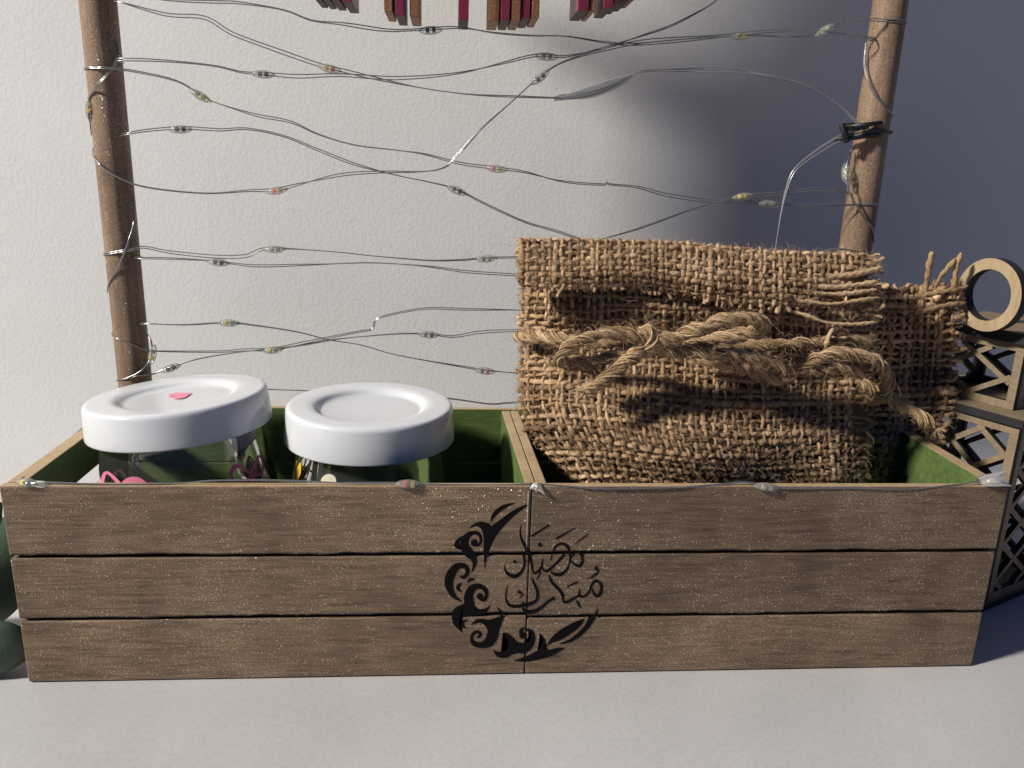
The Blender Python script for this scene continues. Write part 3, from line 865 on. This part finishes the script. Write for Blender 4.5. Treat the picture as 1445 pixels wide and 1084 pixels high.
acc = Acc(); tp = []
tp.append(twine(acc, [(729, 476, 0.0660), (752, 474, 0.0500), (790, 479, 0.0390), (840, 483, 0.0355), (880, 482, 0.0330), (912, 479, 0.0310)], 0.0027))
tp.append(twine(acc, [(912, 478, 0.0290), (870, 470, 0.0280), (832, 476, 0.0250), (800, 492, 0.0230), (790, 506, 0.0240), (806, 514, 0.0270), (850, 508, 0.0290), (905, 492, 0.0300)], 0.0028))
tp.append(twine(acc, [(908, 488, 0.0280), (885, 512, 0.0250), (862, 530, 0.0230), (838, 545, 0.0220), (826, 550, 0.0230)], 0.0028, fray=0.004))
tp.append(twine(acc, [(915, 482, 0.0280), (950, 478, 0.0260), (990, 462, 0.0240), (1030, 450, 0.0240), (1062, 450, 0.0270), (1076, 460, 0.0310), (1060, 470, 0.0340), (1010, 480, 0.0340), (960, 492, 0.0320), (918, 492, 0.0300)], 0.0030))
tp.append(twine(acc, [(925, 492, 0.0290), (980, 498, 0.0290), (1030, 500, 0.0290), (1080, 508, 0.0310), (1112, 524, 0.0330), (1100, 534, 0.0360), (1050, 520, 0.0390), (980, 505, 0.0450)], 0.0028))
tp.append(twine(acc, [(905, 468, 0.0310), (916, 464, 0.0275), (922, 478, 0.0260), (916, 494, 0.0270), (906, 498, 0.0310)], 0.0030))
tp.append(twine(acc, [(1000, 492, 0.0460), (1060, 488, 0.0470), (1120, 486, 0.0480), (1180, 482, 0.0510), (1236, 480, 0.0580)], 0.0026))
bw = acc.build('twine_bow', M_TWINE, bagA)
fibres(None, 3600, 'twine_fibres', bagA, 0.003, 0.012, 0.00008, pts=np.vstack(tp), npt=8)

# ---- second bag, behind and to the right
bagB = thing('burlap_pouch', 'darker burlap pouch with frayed threads on top, half hidden behind the other pouch', 'pouch')
leftB = [(0.0, 1160), (1.0, 1175)]
rightB = [(0.0, 1288), (0.22, 1304), (0.36, 1328), (0.5, 1346), (0.8, 1354), (1.0, 1356)]


def SB(u, v):
    u = np.asarray(u, float); v = np.asarray(v, float)
    xl = interp_curve(leftB, v); xr = interp_curve(rightB, v)
    x = xl + (xr - xl) * u
    y = 740 + (404 - 740) * v - 10 * u * (v > 2)
    Y = 0.070 + 0.014 * v - 0.008 * np.exp(-((u - 0.6) / 0.35) ** 2 - ((v - 0.30) / 0.2) ** 2) - 0.006 * np.exp(-((v - 0.88) / 0.10) ** 2) + 0.004 * np.sin(u * 9 + 2)
    Y = Y + 0.005 * np.exp(-((v - 0.66) / 0.07) ** 2)
    return P(x, y, Y)


weave(SB, 19, 34, 0.00110, 'woven_cloth', bagB, fringe=(0.0, 0.06, 0.0, 0.02), skip_u=(18,))
solid_behind('inner_layer', SB, bagB, 0.0035, 0.012, 16, 24)
fibres(SB, 2200, 'loose_fibres', bagB, 0.002, 0.009, 0.00006, urange=(0.2, 1.03))
acc = Acc()
for pts, r in (([(1306, 412, .074), (1309, 390, .073), (1312, 370, .073), (1316, 355, .073)], 0.0014),
               ([(1318, 408, .074), (1326, 392, .073), (1338, 378, .072), (1348, 366, .072)], 0.0012),
               ([(1346, 420, .073), (1347, 395, .072), (1351, 372, .072), (1357, 357, .072)], 0.0012),
               ([(1290, 442, .072), (1315, 436, .071), (1340, 430, .072), (1362, 428, .073)], 0.0012),
               ([(1290, 420, .073), (1320, 414, .072), (1350, 408, .072), (1365, 404, .073)], 0.0012)):
    w = spline(np.array([P(*p) for p in pts]), step=0.0006); n = len(w)
    rr = r * (1 + snoise(1, n, 6, 0.10)); rr[:, -2:] *= 0.7
    V, F = tubes(w[None], rr, 8, ref=(0, -1, 0.2), lobes=2, lobe_amp=0.2, lobe_pitch=0.005)
    acc.add(V, F, rng.normal(0.02, 0.05))
o = acc.build('stray_yarns', M_TWINE, bagB); o['kind'] = 'stuff'
acc = Acc(); tp = []
tp.append(twine(acc, [(1128, 524, .036), (1150, 506, .035), (1178, 500, .034), (1210, 502, .035), (1236, 512, .038), (1250, 532, .043), (1246, 556, .046), (1230, 566, .049)], 0.0030))
tp.append(twine(acc, [(1120, 516, .038), (1150, 522, .036), (1185, 518, .036), (1215, 528, .040)], 0.0027))
tp.append(twine(acc, [(1214, 540, .052), (1240, 556, .050), (1270, 572, .047), (1298, 588, .044), (1318, 602, .042)], 0.0030, fray=0.005))
acc.build('twine_bow', M_TWINE, bagB)
fibres(None, 900, 'twine_fibres', bagB, 0.003, 0.012, 0.000065, pts=np.vstack(tp), npt=8)

# ------------------------------------------------------------------ fairy lights
string = thing('fairy_light_string', 'silver fairy light wire strung in many loose strands between the two posts', 'string lights')
rimstr = thing('fairy_light_string', 'single fairy light wire glued along the top front rim of the box', 'string lights')
WY = POST_Y - PR + 0.0005


def wire(pts, Y, parent, r=0.00027, sep=0.00095, strands=2, mat=None, wob=0.0006):
    pts = np.array([(p[0], p[1], p[2] if len(p) > 2 else Y) for p in pts], float)
    w = spline(P(pts[:, 0], pts[:, 1], pts[:, 2]), step=0.0015); n = len(w)
    L = n * 0.0015
    w = w + np.stack([np.zeros(n), snoise(1, n, L / 0.03, wob)[0], snoise(1, n, L / 0.035, wob * 0.35)[0]], 1)
    t = np.gradient(w, axis=0); t /= np.linalg.norm(t, axis=1, keepdims=True)
    side = np.cross(t, [0, 1, 0]); side /= np.linalg.norm(side, axis=1, keepdims=True) + 1e-9
    paths = []
    ang = snoise(1, n, L / 0.035, 1.2)[0]
    for k in range(strands):
        o = (k - (strands - 1) / 2) * sep * (1.0 + snoise(1, n, L / 0.03, 0.5)[0])
        paths.append(w + side * (o * np.cos(ang))[:, None] + np.array([0, 1, 0]) * (o * np.sin(ang))[:, None])
    paths = np.array(paths)
    for ax in (LX, RX):                      # lie on the posts, never run through them
        px_ = ax[0] + (ax[1] - ax[0]) * paths[..., 2] / 0.30
        dx = paths[..., 0] - px_; dy = paths[..., 1] - POST_Y; rd = np.sqrt(dx * dx + dy * dy) + 1e-9
        k_ = np.maximum(rd, PR + r + 0.0002) / rd
        paths[..., 0] = px_ + dx * k_; paths[..., 1] = POST_Y + dy * k_
    V, F = tubes(paths, np.full((strands, n), r), 6, ref=(0.1, -1, 0.15))
    grid_mesh('wire', V, F, mat or M_WIRE, parent)
    return w


bulb_me = {}


def bulb(w, px, Y, chips, parent, lng=0.0056, rr=0.0023):
    """epoxy drop with two chips, aligned to the wire point nearest to the pixel"""
    c = P(px[0], px[1], Y); i = int(np.argmin(np.linalg.norm(w - c, axis=1))); i = min(max(i, 2), len(w) - 3)
    d = Vector(w[i + 2] - w[i - 2]).normalized()
    rot = d.to_track_quat('X', 'Z').to_matrix().to_4x4()
    M = Matrix.Translation(Vector(w[i])) @ rot
    if 'b' not in bulb_me:
        pr = [(max(0.00005, math.sin(a) ** 1.3 * rr), -math.cos(a) * lng) for a in np.linspace(0, math.pi, 13)]
        o = revolve('bulb', pr, M_EPOXY, parent, 14)
        for v in o.data.vertices:
            v.co = Vector((v.co.z, v.co.x, v.co.y * 0.85 - 0.0004))
        bulb_me['b'] = o.data
    else:
        o = bpy.data.objects.new('bulb', bulb_me['b']); col.objects.link(o); o.parent = parent
    o.matrix_world = M
    for s, ch in zip((-1, 1), chips):
        key = 'chip' + ch
        if key not in bulb_me:
            c_ = box('led_chip', (-0.0008, -0.0012, -0.0010), (0.0008, 0.0012, 0.0010), M_CHIP[ch], o, 0.0002); bulb_me[key] = c_.data
        else:
            c_ = bpy.data.objects.new('led_chip', bulb_me[key]); col.objects.link(c_); c_.parent = o
        c_.location = (s * 0.00145, 0, -0.0003)
    return o


BEHIND = POST_Y + 0.001
runs = [
    ([(150, -14, BEHIND), (225, -2), (300, 2), (340, 4), (400, 14), (440, 29), (480, 34), (545, 43), (600, 41), (650, 39), (700, 45), (750, 49), (800, 50), (850, 58), (890, 62), (950, 58), (1000, 53), (1047, 49), (1111, 52), (1150, 51), (1164, 42), (1196, 30), (1225, 27, WY - .0012), (1249, 28, WY - .001), (1266, 31, POST_Y - .004), (1268, 35, POST_Y + .001), (1252, 40, POST_Y + .008)], [((608, 41), 'kk'), ((1047, 48), 'cy'), ((1162, 43), 'cc')]),
    ([(150, 2, BEHIND), (170, 5), (235, 22), (290, 27), (330, 50), (390, 72), (450, 92), (485, 100), (540, 113), (600, 125), (660, 133), (720, 136), (790, 139)], [((464, 94), 'yr')]),
    ([(155, 88, BEHIND), (170, 85), (230, 86), (300, 93), (340, 102), (370, 104), (420, 108), (480, 106), (560, 110), (640, 104), (700, 92), (750, 80), (772, 79), (800, 80), (850, 68), (900, 52), (950, 35), (1000, 8), (1018, -8)], [((371, 105), 'kk'), ((772, 79), 'cc')]),
    ([(136, 101, POST_Y + .008), (124, 99, POST_Y + .001), (127, 97, POST_Y - .004), (140, 96, WY - .001), (160, 97, WY - .0014), (200, 103), (250, 115), (285, 135), (305, 145), (360, 162), (410, 172), (450, 190), (500, 205), (560, 213), (600, 218), (650, 230), (700, 237), (740, 243), (790, 255), (850, 260), (856, 257), (862, 260), (900, 264), (940, 275), (1000, 284), (1060, 286), (1120, 290), (1180, 289, WY - .001), (1205, 289, WY - .001), (1228, 288, POST_Y - .004), (1232, 288, POST_Y + .001), (1216, 290, POST_Y + .008)], [((285, 134), 'cy'), ((701, 237), 'ry'), ((1086, 288), 'kc')]),
    ([(160, 193, BEHIND), (180, 190), (210, 186), (257, 183), (310, 185), (350, 183), (400, 193), (450, 213), (500, 232), (560, 247), (610, 257), (645, 267), (690, 290), (740, 313), (780, 325), (830, 340), (850, 337), (900, 322), (960, 300), (1010, 285), (1050, 276), (1100, 272), (1150, 266), (1185, 270), (1205, 273, BEHIND)], [((257, 183), 'kk'), ((645, 267), 'kk'), ((1050, 276), 'yy')]),
    ([(146, 200, POST_Y + .008), (132, 208, POST_Y), (136, 222, POST_Y - .004), (142, 234, WY - .0014), (175, 255, WY - .0012), (215, 266), (290, 272), (350, 268), (388, 267), (420, 260), (480, 247), (540, 243), (600, 242), (628, 236), (645, 220), (680, 180), (720, 145), (760, 110), (790, 90), (830, 76), (900, 60), (960, 54), (1030, 49), (1062, 46), (1110, 43), (1160, 45), (1190, 48), (1226, 54), (1240, 57, BEHIND)], [((390, 267), 'ry'), ((761, 110), 'kk')]),
    ([(166, 362, POST_Y + .008), (153, 360, POST_Y + .001), (156, 357, POST_Y - .004), (168, 354, WY - .001), (188, 351, WY - .0014), (205, 348), (240, 355), (300, 362), (345, 362), (370, 352), (410, 351), (480, 356), (530, 362), (600, 368), (650, 367), (685, 364), (742, 362)], [((386, 351), 'cc'), ((686, 364), 'kc')]),
    ([(180, 362, BEHIND), (197, 363), (240, 364), (300, 368), (360, 375), (440, 373), (520, 370), (600, 375), (660, 383), (742, 389)], [((309, 370), 'kk')]),
    ([(190, 457, BEHIND), (208, 457), (260, 458), (320, 454), (360, 458), (420, 468), (465, 480), (510, 488), (550, 500), (600, 510), (650, 518), (685, 523), (742, 527)], [((323, 455), 'yc'), ((685, 524), 'kr')]),
    ([(178, 464, POST_Y + .008), (164, 466, POST_Y + .001), (166, 473, POST_Y - .004), (176, 481, WY - .001), (190, 488, WY - .0014), (212, 495), (300, 497), (350, 494), (385, 493), (430, 484), (500, 470), (525, 465), (529, 454), (545, 446), (600, 436), (660, 437), (742, 438)], [((386, 493), 'yc')]),
    ([(184, 540, POST_Y + .008), (170, 537, POST_Y), (174, 534, POST_Y - .004), (190, 531, WY - .001), (215, 528), (242, 518), (280, 507), (340, 497), (420, 488), (480, 478), (560, 470), (605, 470), (640, 473), (680, 467), (742, 465)], [((242, 518), 'kk'), ((606, 470), 'kk')]),
    ([(205, 545, WY), (300, 547), (370, 549), (440, 551), (540, 556), (635, 562), (690, 569), (715, 568), (742, 567)], []),
]
for pts, bl in runs:
    w = wire(pts, WY, string)
    for px, ch in bl:
        bulb(w, px, WY, ch, string)
# turns round the posts
F_ = WY - 0.0015
for pts in ([(166, 60, POST_Y - .002), (168, 82, POST_Y - .004), (152, 105, F_), (136, 122, F_), (127, 140, POST_Y - .005), (126, 165, POST_Y - .005), (134, 190, POST_Y - .004)],
            [(189, 280, POST_Y - .002), (190, 310, POST_Y - .004), (182, 340, F_), (170, 370, F_), (161, 395, POST_Y - .005), (160, 412, POST_Y - .002)],
            [(206, 468, POST_Y - .002), (214, 482, POST_Y - .006), (213, 505, POST_Y - .006), (200, 522, F_), (178, 533, F_)],
            [(1224, 60, POST_Y - .003), (1222, 95, POST_Y - .005), (1232, 128, F_), (1248, 150, F_), (1256, 165, POST_Y - .003)],
            [(1200, 212, POST_Y - .002), (1193, 240, POST_Y - .005), (1197, 270, F_), (1212, 298, F_), (1226, 322, POST_Y - .005), (1226, 342, POST_Y - .002)],
            [(1152, 358, WY), (1180, 352, WY - .0014), (1215, 353, POST_Y - .004), (1226, 356, POST_Y)]):
    w = wire(pts, WY, string, sep=0.0004)
    if pts[0][0] == 166: bulb(w, (127, 150), POST_Y - .005, 'cy', string)
    if pts[0][0] == 206: bulb(w, (213, 500), POST_Y - .006, 'cy', string)
    if pts[0][0] == 1200: bulb(w, (1194, 245), POST_Y - .005, 'cc', string)
# lead cable: sleeve, run to the tie, and down behind the pouch
sl = spline(np.array([list(P(x, y, WY)) + [a] for x, y, a in ((782, 139, .0012), (800, 137, .0013), (830, 131, .0026), (860, 121, .0027), (884, 111, .0014), (892, 106, .0006))]), n=24)
V, F = tubes(sl[None, :, :3], sl[None, :, 3], 10, ref=(0, 0, 1))
ctr = np.repeat(sl[:, 1], 10); V[:, 1] = ctr + (V[:, 1] - ctr) * 0.5
grid_mesh('clear_sleeve', V, F, M_TUBE, string)
wire([(790, 139), (840, 130), (885, 110), (905, 100), (950, 98), (1000, 98), (1050, 101), (1130, 119), (1180, 146), (1207, 172, WY - .001), (1215, 182, WY - .002)], WY, string, 0.0003, 0.0009, 3, M_WIRE2)
wire([(1214, 184, WY - .0018), (1196, 190), (1180, 196), (1150, 215), (1120, 240), (1108, 270), (1100, 310), (1092, 365)], WY, string, 0.00034, 0.0009, 3, M_WIRE2)

# rim wire
RYf = 0.0012
rim_pts = [(128, 596, .085), (118, 603, .075), (100, 618, .062), (80, 637, .045), (60, 655, .030), (40, 670, .014), (30, 677, .006), (40, 681, .0015), (60, 682, .001), (150, 684, .001), (250, 683, .001), (300, 679, .001), (380, 678, .001), (480, 681, .001), (545, 681, .0008), (575, 682, .0004), (620, 683, .0008), (700, 684, .001), (757, 683, .001), (810, 687, .0), (850, 690, -.0006), (950, 688, -.0004), (1010, 684, .001), (1050, 680, .0016), (1080, 686, .0004), (1120, 688, -.0002), (1200, 688, .0), (1280, 690, -.0004), (1350, 684, .0004), (1398, 678, .002)]
w = wire([(p[0], p[1], p[2]) for p in rim_pts], RYf, rimstr, 0.00026, 0.0004, 2, M_WIRE, 0.0002)
for px, ch, Y in (((37, 680), 'yk', .0015), ((575, 682), 'ry', .0004), ((1080, 686), 'cc', .0004)):
    bulb(w, px, Y, ch, rimstr)

# ---- twist tie on the right post
tie = thing('twist_tie', 'black plastic tie wrapped round a wooden post, holding the pale cable', 'cable tie')
acc = Acc()
pc_ = P(1216, 185, POST_Y)


def ring_path(z0, dz, a0, a1, rr, n=50):
    a = np.linspace(a0, a1, n)
    return np.stack([pc_[0] + rr * np.sin(a), POST_Y - rr * np.cos(a), z0 + dz * np.linspace(0, 1, n) + 0.0012 * np.sin(a)], 1)


zt = pc_[2]
for q, r in ((ring_path(zt + 0.0026, 0.001, rad(-130), rad(230), PR + 0.0011), 0.0011),
             (ring_path(zt - 0.0028, 0.001, rad(-130), rad(230), PR + 0.0012), 0.0012),
             (spline(np.array([P(1188, 176, WY - .002), P(1192, 188, WY - .003), P(1195, 200, WY - .002)]), n=10), 0.0016),
             (spline(np.array([P(1177, 197, WY + .001), P(1195, 195, WY - .002), P(1212, 194, WY - .0026), P(1222, 187, WY - .0024), P(1245, 185, WY - .0008), P(1257, 187, WY + .005)]), n=26), 0.0010),
             (spline(np.array([P(1188, 182, WY - .001), P(1205, 181, WY - .002), P(1225, 179, WY - .0018)]), n=12), 0.0011)):
    V, F = tubes(q[None], np.full((1, len(q)), r), 10); acc.add(V, F)
acc.build('tie_strap', M_TIE, tie)

# ------------------------------------------------------------------ hanging slat wreath above
wreath = thing('slat_wreath', 'maroon and copper slat ornament hanging between the posts, only its lower tips showing', 'ornament')
OY0, OY1 = 0.094, 0.1225
slats = [(439, 450, -6, 'd'), (452, 463, -4, 'm'), (465, 478, -2, 'd'), (482, 497, 2, 'm'),
         (541, 554, 15, 'c'), (557, 571, 21, 'm'), (577, 592, 22, 'c'), (646, 662, 27, 'm'),
         (689, 705, 28, 'c'), (706, 720, 28, 'm'), (721, 735, 28, 'c'), (736, 749, 25, 'm'), (750, 762, 24, 'c'),
         (815, 832, 14, 'm'), (833, 841, 15, 'c'), (852, 867, 10, 'm'), (868, 879, 4, 'd'), (880, 890, 0, 'm'), (891, 901, -5, 'c')]
CZ, CXW = 0.440, -0.020
RO = 0.168


def slat(x0, x1, z0, z1, kind):
    m = {'m': M_MAROON, 'c': M_COPPER, 'd': M_DARKB}[kind]
    box('slat', (x0, OY0 + rng.uniform(0, 0.002), z0), (x1, OY1, z1), [m, M_DARKB if kind != 'c' else m], wreath, 0.0003, pick=lambda n: 1 if n.z < -0.9 else 0)


used = []
for xa, xb, yb, kd in slats:
    a = P(xa, yb, OY0); b = P(xb, yb, OY0)
    xm = (a[0] + b[0]) / 2 - CXW
    zt_ = CZ + math.sqrt(max(RO ** 2 - xm ** 2, 1e-4))
    slat(a[0] + 0.0002, b[0] - 0.0002, a[2], zt_, kd)
    used.append((a[0], b[0]))
for x in np.arange(-0.180, 0.146, 0.0062):
    if any(u0 - 0.004 < x < u1 + 0.001 for u0, u1 in used): continue
    xm = x - CXW; hh = math.sqrt(max(RO ** 2 - xm ** 2, 0))
    if hh < 0.015: continue
    kd = 'mc'[int(x * 1000) % 2]
    lo_z = CZ - hh + 0.004
    if -0.095 < x < 0.052: lo_z = max(lo_z, 0.296)
    slat(x, x + 0.0048, max(lo_z, 0.292), CZ + hh, kd)
# hoop that carries the slats and hangs on the crossbar
a = np.linspace(0, 2 * math.pi, 65)
hp_ = np.stack([CXW + 0.110 * np.cos(a), np.full(65, OY1 + 0.0026), CZ + 0.110 * np.sin(a)], 1)
V, F = tubes(hp_[None], np.full((1, 65), 0.0028), 10, ref=(0, 1, 0)); grid_mesh('hoop', V, F, M_COPPER, wreath)

# ------------------------------------------------------------------ lantern
lan = thing('wooden_lantern', 'black edged laser cut plywood lantern with diagonal lattice and ring handle beside the box', 'lantern')
C0 = np.array([0.2350, 0.0450]); aL = rad(116)
e1 = np.array([math.cos(aL), math.sin(aL)]); e2 = np.array([-e1[1], e1[0]]) * -1.0   # left-face and right-face directions
SIDE = 0.062


def panel_frame(org, ex, outn):
    """matrix: local x along the face, local z up, local -y = outward"""
    return Matrix(((ex[0], -outn[0], 0, org[0]), (ex[1], -outn[1], 0, org[1]), (0, 0, 1, 0), (0, 0, 0, 1)))


def clip_seg(p, q, w, h):
    """clip a segment to the rectangle [0,w]x[0,h]"""
    t0, t1 = 0.0, 1.0; d = q - p
    for k, lim in ((0, w), (1, h)):
        for s, b in ((-1, 0.0), (1, lim)):
            den = s * d[k]; num = b * s - s * p[k] if s > 0 else p[k] - b
            if s < 0: den = -d[k]
            if abs(den) < 1e-12:
                if num < 0: return None
                continue
            r = num / den
            if den > 0: t1 = min(t1, r)
            else: t0 = max(t0, r)
    return None if t0 >= t1 - 1e-6 else (p + d * t0, p + d * t1)


def lattice_face(org, ex, outn, w, z0, z1, step, bar, frame, slope=0.85, th=0.003):
    M = panel_frame(org, ex, outn)
    pk = lambda n: 0 if n.y < -0.9 else 1

    def bar_box(p, q, wd, name, y0=0.0, y1=th):
        d = q - p; L = np.linalg.norm(d); ang = math.atan2(d[1], d[0]); c = (p + q) / 2
        o = box(name, (-L / 2, y0, -wd / 2), (L / 2, y1, wd / 2), [M_PLY_SHADE, M_CHAR], lan, 0.0002, pick=pk)
        o.matrix_world = M @ Matrix.Translation((c[0], 0, z0 + c[1])) @ Matrix.Rotation(-ang, 4, 'Y')
    h = z1 - z0
    A2 = lambda x, y: np.array([x, y], float)
    bar_box(A2(0, frame / 2), A2(w, frame / 2), frame, 'frame_bar'); bar_box(A2(0, h - frame / 2), A2(w, h - frame / 2), frame, 'frame_bar')
    bar_box(A2(frame / 2, frame), A2(frame / 2, h - frame), frame, 'frame_bar'); bar_box(A2(w - frame / 2, frame), A2(w - frame / 2, h - frame), frame, 'frame_bar')
    iw, ih = w - 2 * frame, h - 2 * frame
    for s, yy in ((1, 0.0001), (-1, 0.0003)):
        k = -iw * 2
        while k < ih + iw * 2:
            p, q = A2(-0.05, k - s * slope * 0.05 * 1.0), A2(iw + 0.05, k + s * slope * (iw + 0.05))
            c = clip_seg(p, q, iw, ih)
            if c is not None and np.linalg.norm(c[1] - c[0]) > 0.003:
                bar_box(c[0] + frame, c[1] + frame, bar, 'lattice_bar', yy, th - yy)
            k += step


def tower(org, side, z0, z1, step, bar, frame, slope):
    nL = np.array([-e1[1], e1[0]])                  # outward normals
    nR = np.array([e2[1], -e2[0]])
    o_ = np.array(org)
    lattice_face(o_ + e1 * side, -e1, nL, side, z0, z1, step, bar, frame, slope)
    lattice_face(o_ + e2 * 0.0031 * 0 - nR * 0.0 + e2 * 0.0032, e2, nR, side - 0.0064, z0, z1, step, bar, frame, slope)
    lattice_face(o_ + e2 * side, e1, -nL, side, z0, z1, step, bar, frame, slope)
    lattice_face(o_ + e1 * side + e2 * (side - 0.0032), -e2, -nR, side - 0.0064, z0, z1, step, bar, frame, slope)


def plate(org, side, z0, z1, name):
    c = np.array(org) + (e1 + e2) * side / 2
    o = box(name, (-side / 2, -side / 2, z0), (side / 2, side / 2, z1), [M_PLY_SHADE, M_CHAR], lan, 0.0003, pick=lambda n: 0 if abs(n.z) > 0.9 else 1)
    o.matrix_world = Matrix.Translation((c[0], c[1], 0)) @ Matrix.Rotation(aL - math.pi / 2, 4, 'Z')


bis = e1 + e2
plate(C0 - bis * 0.001, SIDE + 0.002, 0.0002, 0.0040, 'base_plate')
tower(C0, SIDE, 0.0041, 0.0965, 0.0200, 0.0028, 0.0042, 0.75)
plate(C0 - bis * 0.002, SIDE + 0.004, 0.0966, 0.1008, 'roof_plate')
UP = C0 + bis * 0.0095; US = SIDE - 0.019
tower(UP, US, 0.1009, 0.1335, 0.0200, 0.0026, 0.0040, 0.62)
plate(UP - bis * 0.0035, US + 0.007, 0.1336, 0.1388, 'top_plate')
# ring handle
rc = P(1398, 421, 0.066)
ro, ri, rt = 0.0172, 0.0121, 0.0052
n = 72; a = np.arange(n) * 2 * np.pi / n
prof = [(ri, -rt / 2), (ro, -rt / 2), (ro, rt / 2), (ri, rt / 2)]
V = []; Fq = []
for r_, y_ in prof: V += [(r_ * math.cos(t), y_, r_ * math.sin(t)) for t in a]
for k in range(4):
    for i in range(n): Fq.append((k * n + i, k * n + (i + 1) % n, ((k + 1) % 4) * n + (i + 1) % n, ((k + 1) % 4) * n + i))
ro_ = new_mesh('ring_handle', V, Fq, [M_PLY, M_CHAR], lan)
for i, p in enumerate(ro_.data.polygons):
    p.material_index = 0 if i // n in (0, 2) else 1
ro_.matrix_world = Matrix.Translation((rc[0], rc[1], 0.1388 + ro - 0.0004)) @ Matrix.Rotation(rad(-74), 4, 'Z')

# ------------------------------------------------------------------ plant at the left edge
k = NT('dark_leaf'); v = k.coord(); nz = k.noise(v, 90, 3); nf = k.noise(v, 900, 2)
k.l(k.ramp(nz, [(0.3, (0.030, 0.060, 0.035)), (0.7, (0.060, 0.105, 0.065))]), k.b.inputs['Base Color']); k.set(Roughness=0.6)
k.l(k.bump(nf, 0.3, 0.0004), k.b.inputs['Normal']); M_LEAF = k.m
plant = thing('leafy_plant', 'dark green rounded plant leaves beside the jar end of the box', 'plant')


def leaf(base, tip, width, up, thick=0.0022, bend=0.012):
    base = Vector(base); tip = Vector(tip); d = tip - base; L = d.length; d.normalize(); up = Vector(up); side = d.cross(up).normalized(); nn = side.cross(d)
    NU, NV = 16, 10; V = []; Fq = []
    for sgn in (1, -1):
        for i in range(NU + 1):
            t = i / NU; wd = width * (math.sin(math.pi * (0.04 + 0.93 * t ** 0.85)) ** 0.5)
            for j in range(NV + 1):
                s = j / NV * 2 - 1
                V.append(base + d * (L * t) + side * (s * wd / 2) + nn * (bend * math.sin(math.pi * t) - 0.25 * wd * s * s * 0.5 + sgn * thick * (1 - s * s) * math.sin(math.pi * min(max(t, 0.02), 0.98)) ** 0.5))
    m = (NU + 1) * (NV + 1)
    for b_ in (0, m):
        for i in range(NU):
            for j in range(NV):
                q = (b_ + i * (NV + 1) + j, b_ + (i + 1) * (NV + 1) + j, b_ + (i + 1) * (NV + 1) + j + 1, b_ + i * (NV + 1) + j + 1)
                Fq.append(q if b_ == 0 else q[::-1])
    return new_mesh('leaf', V, Fq, M_LEAF, plant, True)


leaf((-0.262, 0.035, 0.012), (-0.207, 0.035, 0.050), 0.046, (0.1, -1, 0.1))
fl = revolve('leaf', [(max(1e-5, math.sin(q_) ** 0.8 * 0.0128), -math.cos(q_) * 0.019) for q_ in np.linspace(0, math.pi, 17)], M_LEAF, plant, 24)
for v_ in fl.data.vertices:
    v_.co = Vector((v_.co.z, v_.co.y * 0.42 + 6.0 * v_.co.z ** 2, v_.co.x))
lc = P(-36, 918, 0.001)
fl.matrix_world = Matrix.Translation((lc[0], 0.004, 0.0134)) @ Matrix.Rotation(rad(-6), 4, 'Y')
leaf((-0.262, 0.030, 0.014), (-0.216, 0.020, 0.072), 0.030, (0.2, -1, 0.1))
st = np.array([(-0.264, 0.025, 0.0), (-0.263, 0.024, 0.012), (-0.262, 0.025, 0.03)])
V, F = tubes(st[None], np.array([[0.004, 0.0035, 0.002]]), 10, ref=(1, 0, 0)); grid_mesh('stem', V, F, M_LEAF, plant)
